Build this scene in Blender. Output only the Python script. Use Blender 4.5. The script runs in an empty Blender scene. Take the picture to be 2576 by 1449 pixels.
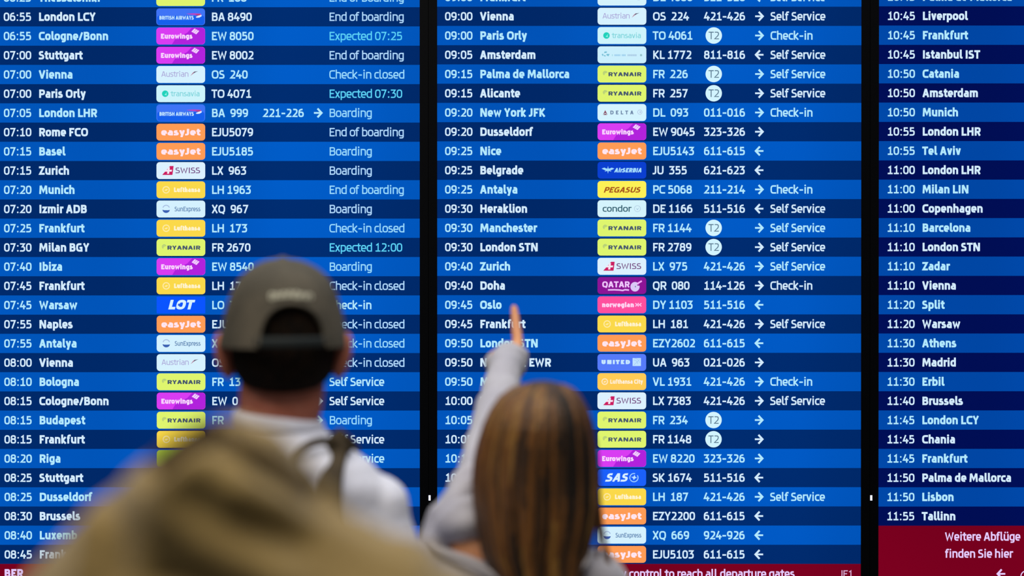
import bpy, bmesh, math, random
from mathutils import Vector, Matrix, noise

random.seed(7)
SC = bpy.context.scene
COL = SC.collection
PI = math.pi

# ------------------------------------------------------------------ camera, world, lights, exposure
D = 6.0                       # board distance in metres
K = 0.001126                  # metres on the board per picture pixel
F = D / K                     # focal length in pixels of the 2576 px wide frame
ZC = 1.65                     # height of the board point in the middle of the picture
PITCH = 0.0067                # the camera looks down by this much (radians)
CAMZ = ZC + D * math.tan(PITCH)

cam_data = bpy.data.cameras.new('camera')
cam = bpy.data.objects.new('camera', cam_data)
COL.objects.link(cam)
cam.location = (0, -D, CAMZ)
cam.rotation_euler = (PI / 2 - PITCH, 0, 0)
cam_data.sensor_width = 36
cam_data.lens = F * 36 / 2576
cam_data.dof.use_dof = True
cam_data.dof.focus_distance = D - .15
cam_data.dof.aperture_fstop = cam_data.lens / 30.0
SC.camera = cam

SC.view_settings.view_transform = 'Standard'
SC.view_settings.look = 'None'
SC.view_settings.exposure = 0.0
SC.view_settings.gamma = 1.0
SC.view_settings.use_curve_mapping = False
try:
    SC.cycles.use_denoising = True
except Exception:
    pass

world = bpy.data.worlds.new('world')
SC.world = world
world.use_nodes = True
bg = world.node_tree.nodes['Background']
bg.inputs[0].default_value = (0.80, 0.80, 0.84, 1)
bg.inputs[1].default_value = 0.16


def area(name, loc, target, size, power, color):
    l = bpy.data.lights.new(name, 'AREA')
    l.shape = 'RECTANGLE'
    l.size, l.size_y = size
    l.energy = power
    l.color = color
    o = bpy.data.objects.new(name, l)
    COL.objects.link(o)
    o.location = loc
    o.rotation_euler = (Vector(target) - Vector(loc)).to_track_quat('-Z', 'Y').to_euler()
    return o


area('hall_lamps', (-0.6, -4.5, 4.3), (-0.2, -3.3, 1.2), (3.5, 1.6), 118, (1.0, 0.90, 0.76))
area('front_lamps', (0.4, -2.0, 4.4), (0.0, -2.7, 1.2), (4.0, 1.0), 60, (0.92, 0.96, 1.0))


# ------------------------------------------------------------------ helpers
def at(px, py, y):
    """World point seen at a picture position when it stands at depth y (board front is y = 0)."""
    dx, dz = (px - 1288) / F, -(py - 724.5) / F
    c, s = math.cos(PITCH), math.sin(PITCH)
    d = Vector((dx, c + dz * s, dz * c - s))
    t = (y + D) / d.y
    return Vector((0, -D, CAMZ)) + d * t


def srgb(h):
    h = h.lstrip('#')
    v = [int(h[i:i + 2], 16) / 255 for i in (0, 2, 4)]
    return tuple(c / 12.92 if c <= 0.04045 else ((c + 0.055) / 1.055) ** 2.4 for c in v)


MATS = {}


def emit(name, hexcol, strength=1.0, sample=False, uneven=0.0):
    if name in MATS:
        return MATS[name]
    m = bpy.data.materials.new(name)
    m.use_nodes = True
    nt = m.node_tree
    b = nt.nodes['Principled BSDF']
    b.inputs['Base Color'].default_value = (0.0006, 0.0006, 0.0008, 1)
    b.inputs['Roughness'].default_value = 0.6
    b.inputs['Specular IOR Level'].default_value = 0.0
    b.inputs['Emission Color'].default_value = (*srgb(hexcol), 1)
    b.inputs['Emission Strength'].default_value = strength
    if uneven:
        # uneven backlight of the screen: fine rows of pixels and soft cloudy patches
        tc = nt.nodes.new('ShaderNodeTexCoord')
        mp = nt.nodes.new('ShaderNodeMapping')
        mp.inputs['Scale'].default_value = (1.6, 1, 1.1)
        nz = nt.nodes.new('ShaderNodeTexNoise')
        nz.inputs['Scale'].default_value = 1.1
        nz.inputs['Detail'].default_value = 1.5
        mr = nt.nodes.new('ShaderNodeMapRange')
        mr.inputs['From Min'].default_value = 0.3
        mr.inputs['From Max'].default_value = 0.7
        mr.inputs['To Min'].default_value = strength * (1 - uneven)
        mr.inputs['To Max'].default_value = strength * (1 + uneven)
        nt.links.new(tc.outputs['Object'], mp.inputs['Vector'])
        nt.links.new(mp.outputs['Vector'], nz.inputs['Vector'])
        nt.links.new(nz.outputs['Fac'], mr.inputs['Value'])
        nt.links.new(mr.outputs['Result'], b.inputs['Emission Strength'])
    try:
        m.cycles.emission_sampling = 'AUTO' if sample else 'NONE'
    except Exception:
        pass
    MATS[name] = m
    return m


def matte(name, color, rough=0.8, color2=None, scale=20, bump=0.0, bscale=None, stretch=(1, 1, 1), spec=0.3, sss=0.0, sheen=0.0):
    if name in MATS:
        return MATS[name]
    m = bpy.data.materials.new(name)
    m.use_nodes = True
    nt = m.node_tree
    b = nt.nodes['Principled BSDF']
    c1 = srgb(color) if isinstance(color, str) else color
    b.inputs['Base Color'].default_value = (*c1, 1)
    b.inputs['Roughness'].default_value = rough
    b.inputs['Specular IOR Level'].default_value = spec
    if sss:
        b.inputs['Subsurface Weight'].default_value = sss
        b.inputs['Subsurface Radius'].default_value = (0.012, 0.004, 0.002)
    if sheen:
        b.inputs['Sheen Weight'].default_value = sheen
    tc = nt.nodes.new('ShaderNodeTexCoord')
    mp = nt.nodes.new('ShaderNodeMapping')
    mp.inputs['Scale'].default_value = stretch
    nt.links.new(tc.outputs['Object'], mp.inputs['Vector'])
    if color2:
        c2 = srgb(color2) if isinstance(color2, str) else color2
        nz = nt.nodes.new('ShaderNodeTexNoise')
        nz.inputs['Scale'].default_value = scale
        nz.inputs['Detail'].default_value = 3
        cr = nt.nodes.new('ShaderNodeValToRGB')
        cr.color_ramp.elements[0].position = 0.36
        cr.color_ramp.elements[1].position = 0.64
        cr.color_ramp.elements[0].color = (*c1, 1)
        cr.color_ramp.elements[1].color = (*c2, 1)
        nt.links.new(mp.outputs['Vector'], nz.inputs['Vector'])
        nt.links.new(nz.outputs['Fac'], cr.inputs['Fac'])
        nt.links.new(cr.outputs['Color'], b.inputs['Base Color'])
    if bump:
        n2 = nt.nodes.new('ShaderNodeTexNoise')
        n2.inputs['Scale'].default_value = bscale or scale
        n2.inputs['Detail'].default_value = 4
        bp = nt.nodes.new('ShaderNodeBump')
        bp.inputs['Strength'].default_value = bump
        bp.inputs['Distance'].default_value = 0.01
        nt.links.new(mp.outputs['Vector'], n2.inputs['Vector'])
        nt.links.new(n2.outputs['Fac'], bp.inputs['Height'])
        nt.links.new(bp.outputs['Normal'], b.inputs['Normal'])
    MATS[name] = m
    return m


def link(name, me, parent=None, mats=()):
    o = bpy.data.objects.new(name, me)
    COL.objects.link(o)
    for m in mats:
        me.materials.append(m)
    if parent is not None:
        o.parent = parent
        o.matrix_parent_inverse = parent.matrix_world.inverted()
    return o


def tag(o, label=None, cat=None, group=None, kind=None):
    if label:
        o['label'] = label
    if cat:
        o['category'] = cat
    if group:
        o['group'] = group
    if kind:
        o['kind'] = kind
    return o


def empty(name, loc, label, cat, group=None):
    o = bpy.data.objects.new(name, None)
    COL.objects.link(o)
    o.location = loc
    o.empty_display_size = 0.1
    bpy.context.view_layer.update()
    return tag(o, label, cat, group)


def box_bm(bm, x0, x1, y0, y1, z0, z1):
    v = [bm.verts.new((x, y, z)) for x in (x0, x1) for y in (y0, y1) for z in (z0, z1)]
    for f in ((0, 1, 3, 2), (4, 6, 7, 5), (0, 4, 5, 1), (2, 3, 7, 6), (0, 2, 6, 4), (1, 5, 7, 3)):
        bm.faces.new([v[i] for i in f])


def bm_obj(name, bm, mats, parent=None, smooth=False):
    bmesh.ops.recalc_face_normals(bm, faces=bm.faces)
    me = bpy.data.meshes.new(name)
    bm.to_mesh(me)
    bm.free()
    if smooth:
        for p in me.polygons:
            p.use_smooth = True
    return link(name, me, parent, mats)


# ------------------------------------------------------------------ lettering: a stroke alphabet of its own
CAP, XH, ASC, DSC = 21.0, 16.6, 22.6, 5.4     # heights in board pixels at size 1
W_, G_ = {}, {}


def G(ch, w, strokes, low=False, l=1.2, r=1.2):
    G_[ch] = (w, strokes, low, l, r)


O5 = (5.3, 6.2)
RB = (5.2, 5.2)
G('0', 14, [([(0, 0, (5.4, 8)), (1, 0, (5.4, 8)), (1, 1, (5.4, 8)), (0, 1, (5.4, 8))], 1)], l=.7, r=.7)
G('1', 12.4, [([(.02, .80), (.56, 1), (.56, 0)], 0), ([('l', 0), ('r', 0)], 0)], l=1.6, r=1.4)
G('2', 13, [([(.02, 1), (1, 1, (5.5, 5.5)), (1, .56, (4, 5)), (0, 0), ('r', 0)], 0)], l=1.2, r=1.2)
G('3', 12.8, [([('l', 1), (.95, 1), (.42, .6), (1, .57, (5, 4)), (1, 0, RB), ('l', 0)], 0)], l=1.2, r=1.4)
G('4', 14.4, [([(.52, 't'), (0, .28), ('r', .28)], 0), ([(.74, .56), (.74, 'b')], 0)], l=.6, r=.4)
G('5', 12.8, [([(.98, 1), (.08, 1), (.06, .57), (1, .6, (5, 4)), (1, 0, RB), ('l', 0)], 0)], l=1.4, r=1.2)
G('6', 13.6, [([(.86, 1), (0, 1, (9, 10)), (0, 0, RB), (1, 0, RB), (1, .6, RB), (.02, .6)], 0)], l=.9, r=.9)
G('7', 13, [([('l', 1), (1, 1), (.24, 'b')], 0)], l=1.2, r=1.2)
G('8', 13.8, [([(.06, .54, (4.6, 4.4)), (.94, .54, (4.6, 4.4)), (.94, 1, (4.6, 4.4)), (.06, 1, (4.6, 4.4))], 1),
              ([(0, 0, RB), (1, 0, RB), (1, .54, RB), (0, .54, RB)], 1)], l=.8, r=.8)
G('9', 13.6, [([(.14, 0), (1, 0, (9, 10)), (1, 1, RB), (0, 1, RB), (0, .4, RB), (.98, .4)], 0)], l=.9, r=.9)
G(':', 4.8, [('dot', .5, .11), ('dot', .5, .70)], l=2.0, r=2.0)
G('-', 9.2, [([('l', .42), ('r', .42)], 0)], l=1.5, r=1.5)
G('/', 12, [([(.04, -.16), (.96, 1.06)], 0)], l=-.2, r=-.2)
G('.', 4.8, [('dot', .5, .11)], l=1, r=1)
G('A', 17.6, [([(.03, 'b'), (.43, 1), (.57, 1), (.97, 'b')], 0), ([(.2, .27), (.8, .27)], 0)], l=.1, r=.1)
G('B', 14.4, [([(0, 0), (1, 0, RB), (1, .54, (5, 4)), (0, .54)], 1), ([(0, .54), (.92, .54, (4, 4)), (.92, 1, (4, 4)), (0, 1)], 1)], l=1.5, r=.9)
G('C', 14.6, [([('r', 1), (0, 1, (6, 8)), (0, 0, (6, 8)), ('r', 0)], 0)], l=.8, r=.4)
G('D', 16.2, [([(0, 0), (1, 0, (7, 8.5)), (1, 1, (7, 8.5)), (0, 1)], 1)], l=1.5, r=.8)
G('E', 12.8, [([('r', 1), (0, 1), (0, 0), ('r', 0)], 0), ([(0, .52), (.92, .52)], 0)], l=1.5, r=.7)
G('F', 12.4, [([('r', 1), (0, 1), (0, 'b')], 0), ([(0, .48), (.92, .48)], 0)], l=1.5, r=.2)
G('G', 15.8, [([(.97, 1), (0, 1, (6, 8)), (0, 0, (6, 8)), (1, 0), (1, .46), (.55, .46)], 0)], l=.8, r=1.2)
G('H', 15.8, [([(0, 'b'), (0, 't')], 0), ([(1, 'b'), (1, 't')], 0), ([(0, .52), (1, .52)], 0)], l=1.4, r=1.4)
G('I', 5.0, [([(.5, 'b'), (.5, 't')], 0)], l=1.6, r=1.6)
G('J', 9.2, [([(1, 't'), (1, 0, (4.5, 6)), ('l', 0)], 0)], l=.1, r=1.5)
G('K', 15.2, [([(0, 'b'), (0, 't')], 0), ([(.96, 't'), (.2, .52), (1, 'b')], 0)], l=1.5, r=.1)
G('L', 12.2, [([(0, 't'), (0, 0), ('r', 0)], 0)], l=1.5, r=.2)
G('M', 20.6, [([(0, 'b'), (.07, 't')], 0), ([(1, 'b'), (.93, 't')], 0), ([(.1, 't'), (.5, .22), (.9, 't')], 0)], l=1.2, r=1.2)
G('N', 16.4, [([(0, 'b'), (0, 't')], 0), ([(1, 'b'), (1, 't')], 0), ([(.05, 't'), (.95, 'b')], 0)], l=1.4, r=1.4)
G('O', 17.2, [([(0, 0, (6.6, 8.6)), (1, 0, (6.6, 8.6)), (1, 1, (6.6, 8.6)), (0, 1, (6.6, 8.6))], 1)], l=.8, r=.8)
G('P', 14.4, [([(0, .42), (1, .42, RB), (1, 1, RB), (0, 1)], 1), ([(0, 1), (0, 'b')], 0)], l=1.5, r=.3)
G('Q', 17.2, [([(0, 0, (6.6, 8.6)), (1, 0, (6.6, 8.6)), (1, 1, (6.6, 8.6)), (0, 1, (6.6, 8.6))], 1), ([(.55, .02), (.92, -.22)], 0)], l=.8, r=.8)
G('R', 15.0, [([(0, .44), (.96, .44, RB), (.96, 1, RB), (0, 1)], 1), ([(0, 1), (0, 'b')], 0), ([(.5, .44), (1, 'b')], 0)], l=1.5, r=.3)
G('S', 13.4, [([(.94, 1), (.02, 1, RB), (.02, .57, (5, 3.6)), (1, .46, (5, 3.6)), (1, 0, RB), ('l', 0)], 0)], l=.7, r=.7)
G('T', 14.6, [([('l', 1), ('r', 1)], 0), ([(.5, 1), (.5, 'b')], 0)], l=.1, r=.1)
G('U', 15.4, [([(0, 't'), (0, 0, (6, 7)), (1, 0, (6, 7)), (1, 't')], 0)], l=1.3, r=1.3)
G('V', 17.4, [([(.02, 't'), (.45, 0), (.55, 0), (.98, 't')], 0)], l=0, r=0)
G('W', 24.0, [([(.02, 't'), (.25, 0), (.5, .86), (.75, 0), (.98, 't')], 0)], l=.1, r=.1)
G('X', 16.2, [([(.02, 't'), (.98, 'b')], 0), ([(.98, 't'), (.02, 'b')], 0)], l=0, r=0)
G('Y', 16.4, [([(.02, 't'), (.5, .42), (.98, 't')], 0), ([(.5, .44), (.5, 'b')], 0)], l=-.2, r=-.2)
G('Z', 14.0, [([('l', 1), (.96, 1), (.04, 0), ('r', 0)], 0)], l=.7, r=.6)
G('a', 12.4, [([(.08, 1), (1, 1, (4.6, 4.6)), (1, 'b')], 0), ([(1, 0), (0, 0, (4, 4)), (0, .56, (4, 4)), (1, .56)], 1)], 1, l=.8, r=1.2)
G('b', 13.4, [([(0, 'b'), (0, 'A')], 0), ([(0, 0), (1, 0, O5), (1, 1, O5), (0, 1)], 1)], 1, l=1.3, r=.7)
G('c', 11.4, [([('r', 1), (0, 1, O5), (0, 0, O5), ('r', 0)], 0)], 1, l=.7, r=.3)
G('d', 13.4, [([(1, 'b'), (1, 'A')], 0), ([(1, 0), (0, 0, O5), (0, 1, O5), (1, 1)], 1)], 1, l=.7, r=1.3)
G('e', 13.2, [([(.92, 0), (0, 0, O5), (0, 1, O5), (1, 1, O5), (1, .46), (0, .46)], 0)], 1, l=.7, r=.6)
G('f', 9.8, [([('r', 'a'), (.26, 'a', (3.5, 4.5)), (.26, 'b')], 0), ([(-.32, 1), (.98, 1)], 0)], 1, l=.2, r=-.2)
G('g', 13.2, [([(1, 0), (0, 0, O5), (0, 1, O5), (1, 1)], 1), ([(1, 't'), (1, 'd', (4.5, 4.5)), (.1, 'd')], 0)], 1, l=.7, r=1.2)
G('h', 13.2, [([(0, 'b'), (0, 'A')], 0), ([(0, 1), (1, 1, (5, 5)), (1, 'b')], 0)], 1, l=1.3, r=1.1)
G('i', 5.2, [([(.5, 'b'), (.5, 't')], 0), ('dot', .5, 'i')], 1, l=1.3, r=1.3)
G('j', 6.2, [([(.7, 't'), (.7, 'd', (3, 3)), ('l', 'd')], 0), ('dot', .7, 'i')], 1, l=0, r=1.3)
G('k', 13.4, [([(0, 'b'), (0, 'A')], 0), ([(.94, 't'), (.16, .5), (1, 'b')], 0)], 1, l=1.3, r=0)
G('l', 7.0, [([(.0, 'A'), (.0, 0, (2.6, 4)), ('r', 0)], 0)], 1, l=1.3, r=0)
G('m', 20.0, [([(0, 'b'), (0, 't')], 0), ([(0, 1), (.5, 1, (4, 4.4)), (.5, 'b')], 0), ([(.42, 1), (1, 1, (4, 4.4)), (1, 'b')], 0)], 1, l=1.3, r=1.1)
G('n', 13.2, [([(0, 'b'), (0, 't')], 0), ([(0, 1), (1, 1, (5, 5)), (1, 'b')], 0)], 1, l=1.3, r=1.1)
G('o', 13.8, [([(0, 0, (5.2, 6.4)), (1, 0, (5.2, 6.4)), (1, 1, (5.2, 6.4)), (0, 1, (5.2, 6.4))], 1)], 1, l=.6, r=.6)
G('p', 13.4, [([(0, 'D'), (0, 't')], 0), ([(0, 0), (1, 0, O5), (1, 1, O5), (0, 1)], 1)], 1, l=1.3, r=.7)
G('q', 13.4, [([(1, 'D'), (1, 't')], 0), ([(1, 0), (0, 0, O5), (0, 1, O5), (1, 1)], 1)], 1, l=.7, r=1.3)
G('r', 8.8, [([(0, 'b'), (0, 't')], 0), ([(0, .55), (0, 1, (4, 5)), ('r', 1)], 0)], 1, l=1.3, r=-.4)
G('s', 11.4, [([(.92, 1), (.02, 1, (4.2, 4)), (.02, .56, (4.2, 3)), (1, .47, (4.2, 3)), (1, 0, (4.2, 4)), ('l', 0)], 0)], 1, l=.6, r=.6)
G('t', 9.8, [([(.42, 'T'), (.42, 0, (3.0, 4)), ('r', 0)], 0), ([(-.42, 1), ('r', 1)], 0)], 1, l=.2, r=0)
G('u', 13.2, [([(0, 't'), (0, 0, (5, 5)), (1, 0)], 0), ([(1, 'b'), (1, 't')], 0)], 1, l=1.1, r=1.3)
G('v', 13.6, [([(.02, 't'), (.44, 0), (.56, 0), (.98, 't')], 0)], 1, l=0, r=0)
G('w', 20.6, [([(.02, 't'), (.26, 0), (.5, .85), (.74, 0), (.98, 't')], 0)], 1, l=0, r=0)
G('x', 13.2, [([(.02, 't'), (.98, 'b')], 0), ([(.98, 't'), (.02, 'b')], 0)], 1, l=0, r=0)
G('y', 14.0, [([(.02, 't'), (.52, .02)], 0), ([(.98, 't'), (.42, 'd'), (.1, 'd')], 0)], 1, l=0, r=0)
G('z', 11.8, [([('l', 1), (.96, 1), (.04, 0), ('r', 0)], 0)], 1, l=.6, r=.6)
G('\u00fc', 13.2, [([(0, 't'), (0, 0, (5, 5)), (1, 0)], 0), ([(1, 'b'), (1, 't')], 0), ('dot', .2, 'i'), ('dot', .85, 'i')], 1, l=1.1, r=1.3)
SPACE = 6.0


def round_path(pts, closed):
    out, n = [], len(pts)
    for i, p in enumerate(pts):
        r = p[2]
        if r is None or (not closed and i in (0, n - 1)):
            out.append((p[0], p[1]))
            continue
        a, b = pts[(i - 1) % n], pts[(i + 1) % n]

        def cut(q, lim):
            dx, dy = q[0] - p[0], q[1] - p[1]
            L = math.hypot(dx, dy) or 1e-6
            want = r[1] if abs(dy) > abs(dx) else r[0]
            t = min(want, L * (0.5 if q[2] is not None else .98)) / L
            return (p[0] + dx * t, p[1] + dy * t)
        s, e = cut(a, 0), cut(b, 0)
        for j in range(7):
            t = j / 6
            # between a quadratic and a circle-like corner
            w = 1.35
            b0, b1, b2 = (1 - t) ** 2, 2 * t * (1 - t) * w, t * t
            q = b0 + b1 + b2
            out.append(((b0 * s[0] + b1 * p[0] + b2 * e[0]) / q, (b0 * s[1] + b1 * p[1] + b2 * e[1]) / q))
    res = []
    for q in out:
        if not res or math.hypot(q[0] - res[-1][0], q[1] - res[-1][1]) > 1e-3:
            res.append(q)
    if closed and len(res) > 2 and math.hypot(res[0][0] - res[-1][0], res[0][1] - res[-1][1]) < 1e-3:
        res.pop()
    return res


def ribbon(path, w, closed):
    n = len(path)
    L, R = [], []
    for i, p in enumerate(path):
        if closed:
            a, b = path[i - 1], path[(i + 1) % n]
        else:
            a, b = path[max(i - 1, 0)], path[min(i + 1, n - 1)]
        d1 = Vector((p[0] - a[0], p[1] - a[1]))
        d2 = Vector((b[0] - p[0], b[1] - p[1]))
        if d1.length < 1e-6:
            d1 = d2
        if d2.length < 1e-6:
            d2 = d1
        d1.normalize()
        d2.normalize()
        t = d1 + d2
        if t.length < 1e-3:
            t = d1.copy()
        t.normalize()
        nrm = Vector((-t.y, t.x))
        cosh = max(.5, abs(nrm.dot(Vector((-d1.y, d1.x)))))
        o = nrm * (w / 2 / cosh)
        L.append((p[0] + o.x, p[1] + o.y))
        R.append((p[0] - o.x, p[1] - o.y))
    quads = []
    for i in range(n if closed else n - 1):
        j = (i + 1) % n
        quads.append([L[i], L[j], R[j], R[i]])
    return quads


def glyph_polys(ch, wt):
    w, strokes, low, l, r = G_[ch]
    top = XH if low else CAP

    def X(x):
        if x == 'l':
            return 0.0
        if x == 'r':
            return w
        return wt / 2 + x * (w - wt)

    def Y(y):
        if y == 'b':
            return 0.0
        if y == 't':
            return top
        if y == 'A':
            return ASC
        if y == 'a':
            return ASC - wt / 2
        if y == 'T':
            return CAP * .98
        if y == 'D':
            return -DSC
        if y == 'd':
            return -DSC + wt / 2
        return wt / 2 + y * (top - wt)
    out = []
    for s in strokes:
        if s[0] == 'dot':
            h = max(wt * .58, 2.1)
            cx = X(s[1])
            cy = ASC - h * .9 if s[2] == 'i' else h + (s[2] - .11) * CAP
            out.append([(cx + h * math.cos(a * PI / 4 + PI / 8), cy + h * math.sin(a * PI / 4 + PI / 8)) for a in range(8)])
            continue
        pts, closed = s
        pp = [(X(p[0]), Y(p[1]), p[2] if len(p) > 2 else None) for p in pts]
        out += ribbon(round_path(pp, closed), wt, closed)
    return out


def text_width(s, track=0.0):
    x = 0.0
    for ch in s:
        x += SPACE if ch == ' ' else G_[ch][3] + G_[ch][0] + G_[ch][4] + track
    return x


def text_polys(s, x0, yc, size=1.0, wt=3.4, fit=None, shear=0.0, track=0.0, sx=1.0, anchor='l'):
    """Polygons in board pixels, y up; yc is the middle of the capitals."""
    if fit:
        sx = fit / (text_width(s, track) * size)
    if anchor == 'r':
        x0 -= text_width(s, track) * size * sx
    if anchor == 'c':
        x0 -= text_width(s, track) * size * sx / 2
    polys, x = [], 0.0
    for ch in s:
        if ch == ' ':
            x += SPACE
            continue
        w, st, low, l, r = G_[ch]
        for q in glyph_polys(ch, wt):
            polys.append([(x0 + ((x + l + a) + shear * b) * size * sx, yc + (b - CAP / 2) * size) for a, b in q])
        x += l + w + r + track
    return polys


class Flat:
    """Flat print on a screen: polygons in board pixels (v downwards), each on a layer with a material."""

    def __init__(self):
        self.v, self.f, self.mi, self.mats = [], [], [], []

    def add(self, polys, mat, layer=0, yup=None):
        if mat not in self.mats:
            self.mats.append(mat)
        k = self.mats.index(mat)
        for p in polys:
            b = len(self.v)
            # orient towards the viewer (-y)
            ar = sum(p[i][0] * p[(i + 1) % len(p)][1] - p[(i + 1) % len(p)][0] * p[i][1] for i in range(len(p)))
            q = p if ar > 0 else p[::-1]
            self.v += [(x * K, -0.0016 - 0.0003 * layer, y * K) for x, y in q]
            self.f.append(list(range(b, b + len(q))))
            self.mi.append(k)

    def build(self, name, parent):
        me = bpy.data.meshes.new(name)
        me.from_pydata(self.v, [], self.f)
        for m in self.mats:
            me.materials.append(m)
        me.polygons.foreach_set('material_index', self.mi)
        o = bpy.data.objects.new(name, me)
        COL.objects.link(o)
        o.parent = parent
        return o


def rrect(x0, y0, x1, y1, r, n=5):
    pts = []
    for cx, cy, a in ((x1 - r, y1 - r, 0), (x0 + r, y1 - r, 1), (x0 + r, y0 + r, 2), (x1 - r, y0 + r, 3)):
        for i in range(n + 1):
            t = (a + i / n) * PI / 2
            pts.append((cx + r * math.cos(t), cy + r * math.sin(t)))
    return pts


def disc(cx, cy, r, n=28, ry=None):
    return [(cx + r * math.cos(2 * PI * i / n), cy + (ry or r) * math.sin(2 * PI * i / n)) for i in range(n)]


def ring(cx, cy, r, w, a0=0, a1=2 * PI, n=28):
    full = abs(a1 - a0 - 2 * PI) < 1e-3
    p = [(cx + r * math.cos(a0 + (a1 - a0) * i / n), cy + r * math.sin(a0 + (a1 - a0) * i / n)) for i in range(n if full else n + 1)]
    return ribbon(p, w, full)


# ------------------------------------------------------------------ airline badges (local px, origin at badge centre, y up)
def E(hexcol, s=1.0):
    return emit('screen_' + hexcol.lstrip('#').lower(), hexcol, s)


def badge(kind):
    f = Flat()
    W2, H2, r = 61.2, 21.2, 8

    def base(c, rad=r):
        f.add([rrect(-W2, -H2, W2, H2, rad)], E(c), 1)

    def T(s, xl, xr, yc, capx, wt, c, shear=0, track=0, layer=3):
        size = capx / CAP
        f.add(text_polys(s, xl, yc, size, wt / size, fit=xr - xl, shear=shear, track=track), E(c), layer)
    if kind == 'british':
        base('#3F74F6')
        f.add([rrect(-W2 + 2, -H2 + 1, W2 - 2, 3, 6)], E('#1660EC'), 2)
        T('BRITISH AIRWAYS', -54, 33, -2.5, 9.5, 2.4, '#BFE4FF')
        f.add([[(14, 7.5), (34, 9), (50, 8), (52, 5), (40, 3.5), (26, 5)]], E('#B048C8'), 4)
        f.add([[(36, 6), (49, 7), (50, 4), (42, 3)]], E('#C03A70'), 5)
        f.add([[(38, -.5), (43, 2), (52, 5), (53, 1.5), (47, -2), (40, -2.5)]], E('#E6EEFF'), 5)
    elif kind == 'eurowings':
        base('#D93CF2')
        f.add([[(28, 20.8), (53, 21), (59, 18), (61, 13), (61, -13), (59, -18), (53, -21), (-22, -21), (-14, -8), (8, 4), (16, 8)]], E('#B122DC'), 2)
        T('Eurowings', -50.5, 30, -.5, 12.5, 3.2, '#FBD8FF')
        for i, dx in enumerate((-5.6, 0, 5.6)):
            d = dx * .75
            f.add([[(31 + d, 8.5 - d * .55), (39 + d, 16.5 - d * .55), (42.5 + d, 15 - d * .55), (35 + d, 6.5 - d * .55)]], E('#F5D0FF'), 4)
    elif kind == 'austrian':
        base('#D6F2FF')
        T('Austrian', -49, 20, 1, 13.5, 1.6, '#A8A0D6')
        f.add([[(24, -4), (34, 7), (44, 8.5), (37, 5.5), (30, 1)]], E('#55506A'), 3)
        f.add([[(24, -4), (30, 4), (35, 8), (31, 1.5)]], E('#B47F9A'), 4)
    elif kind == 'transavia':
        base('#CDF4FC')
        f.add([disc(-39, 0, 8.2)], E('#1FD2BC'), 3)
        f.add([[(-41, -3), (-34, 4), (-36.5, -1), (-34.5, -4)]], E('#9AF5EA'), 4)
        T('transavia', -25, 48, 0, 13, 1.9, '#7ED5DC')
    elif kind == 'easyjet':
        base('#FF9C55')
        T('easyJet', -50, 49.5, 0, 16.5, 4.1, '#FFE6F2')
    elif kind == 'swiss':
        base('#DCF1FF')
        f.add([[(-47, -11), (-27, 11.5), (-18, 11.5), (-21, -11)]], E('#CC1E62'), 3)
        f.add([[(-39, 2), (-22, 2), (-23, -2.6), (-40, -2.6)], [(-32.5, 8), (-27.5, 8), (-29.5, -8), (-34.5, -8)]], E('#F6E6F4'), 4)
        T('SWISS', -14, 49, .5, 14.5, 2.2, '#7A4E86')
    elif kind == 'lufthansa':
        base('#FBD94A')
        f.add(ring(-37, 0, 8, 2.6), E('#FFEBA6'), 3)
        f.add([[(-42, -1), (-36, 2), (-32, 1), (-37, -3)]], E('#FFEBA6'), 4)
        T('Lufthansa', -18, 49, 0, 11.5, 3.4, '#FFF4CE')
    elif kind == 'lufthansa_city':
        base('#FFCC55')
        f.add(ring(-43, 0, 7, 2.6), E('#FFE9C0'), 3)
        f.add([[(-47, -1), (-42, 2), (-39, 1), (-43, -3)]], E('#FFE9C0'), 4)
        T('Lufthansa City', -30, 53, 0, 10.5, 2.6, '#FFF0D8')
    elif kind == 'sunexpress':
        base('#D4F1FF')
        f.add(ring(-37, 1, 8.4, 2.2, .3, PI - .3, 14), E('#A5BAE0'), 3)
        f.add([[(-46, -2)] + [(-37 + 9.5 * math.cos(a), -1 + 9 * math.sin(a)) for a in [PI + .15 + (PI - .3) * i / 10 for i in range(11)]] + [(-33, -3), (-41, -3)]], E('#3C62B4'), 3)
        T('SunExpress', -16, 49.5, 0, 11.5, 1.9, '#5F86B4')
    elif kind == 'ryanair':
        base('#DFF56E')
        for i in range(3):
            f.add(ring(-42, 2, 5.2 - i * 1.9, 1.1, .3 - i * .1, PI + 1.1, 10), E('#9DB87E'), 3)
        T('RYANAIR', -35, 49.5, -.6, 10, 2.4, '#45566E')
    elif kind == 'lot':
        f.add([rrect(-W2, -H2, W2, H2, 2)], E('#0A55FF'), 1)
        T('LOT', -34, 30, 1, 24, 6.4, '#D8F2FF', shear=.22)
        f.add([disc(-4.5, .5, 3.2, 16)], E('#2F5FD8'), 4)
    elif kind == 'airbaltic':
        base('#BEDC4A')
    elif kind == 'delta':
        base('#D5F4FF')
        f.add([[(-48, -6), (-42, 6), (-42, -1)], [(-36, -6), (-42, 6), (-42, -1)], [(-47, -6.4), (-42, -2.6), (-37, -6.4)]], E('#8A4A62'), 3)
        T('DELTA', -30, 34, 0, 9.6, 2.3, '#6E87A8', track=9)
        f.add(ring(45, 1, 5.5, 1.3), E('#B4C4E4'), 3)
        f.add([disc(46, 1, 2, 10)], E('#B4C4E4'), 3)
    elif kind == 'air_serbia':
        base('#0A3FD0')
        for k in range(3):
            a = k * PI / 3 + PI / 2
            dx, dy = 10 * math.cos(a), 9.5 * math.sin(a)
            f.add([[(-35 - dy * .22, 1 + dx * .22), (-35 + dx, 1 + dy), (-35 + dy * .22, 1 - dx * .22), (-35 - dx, 1 - dy)]], E('#9FDBFF'), 3)
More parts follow.
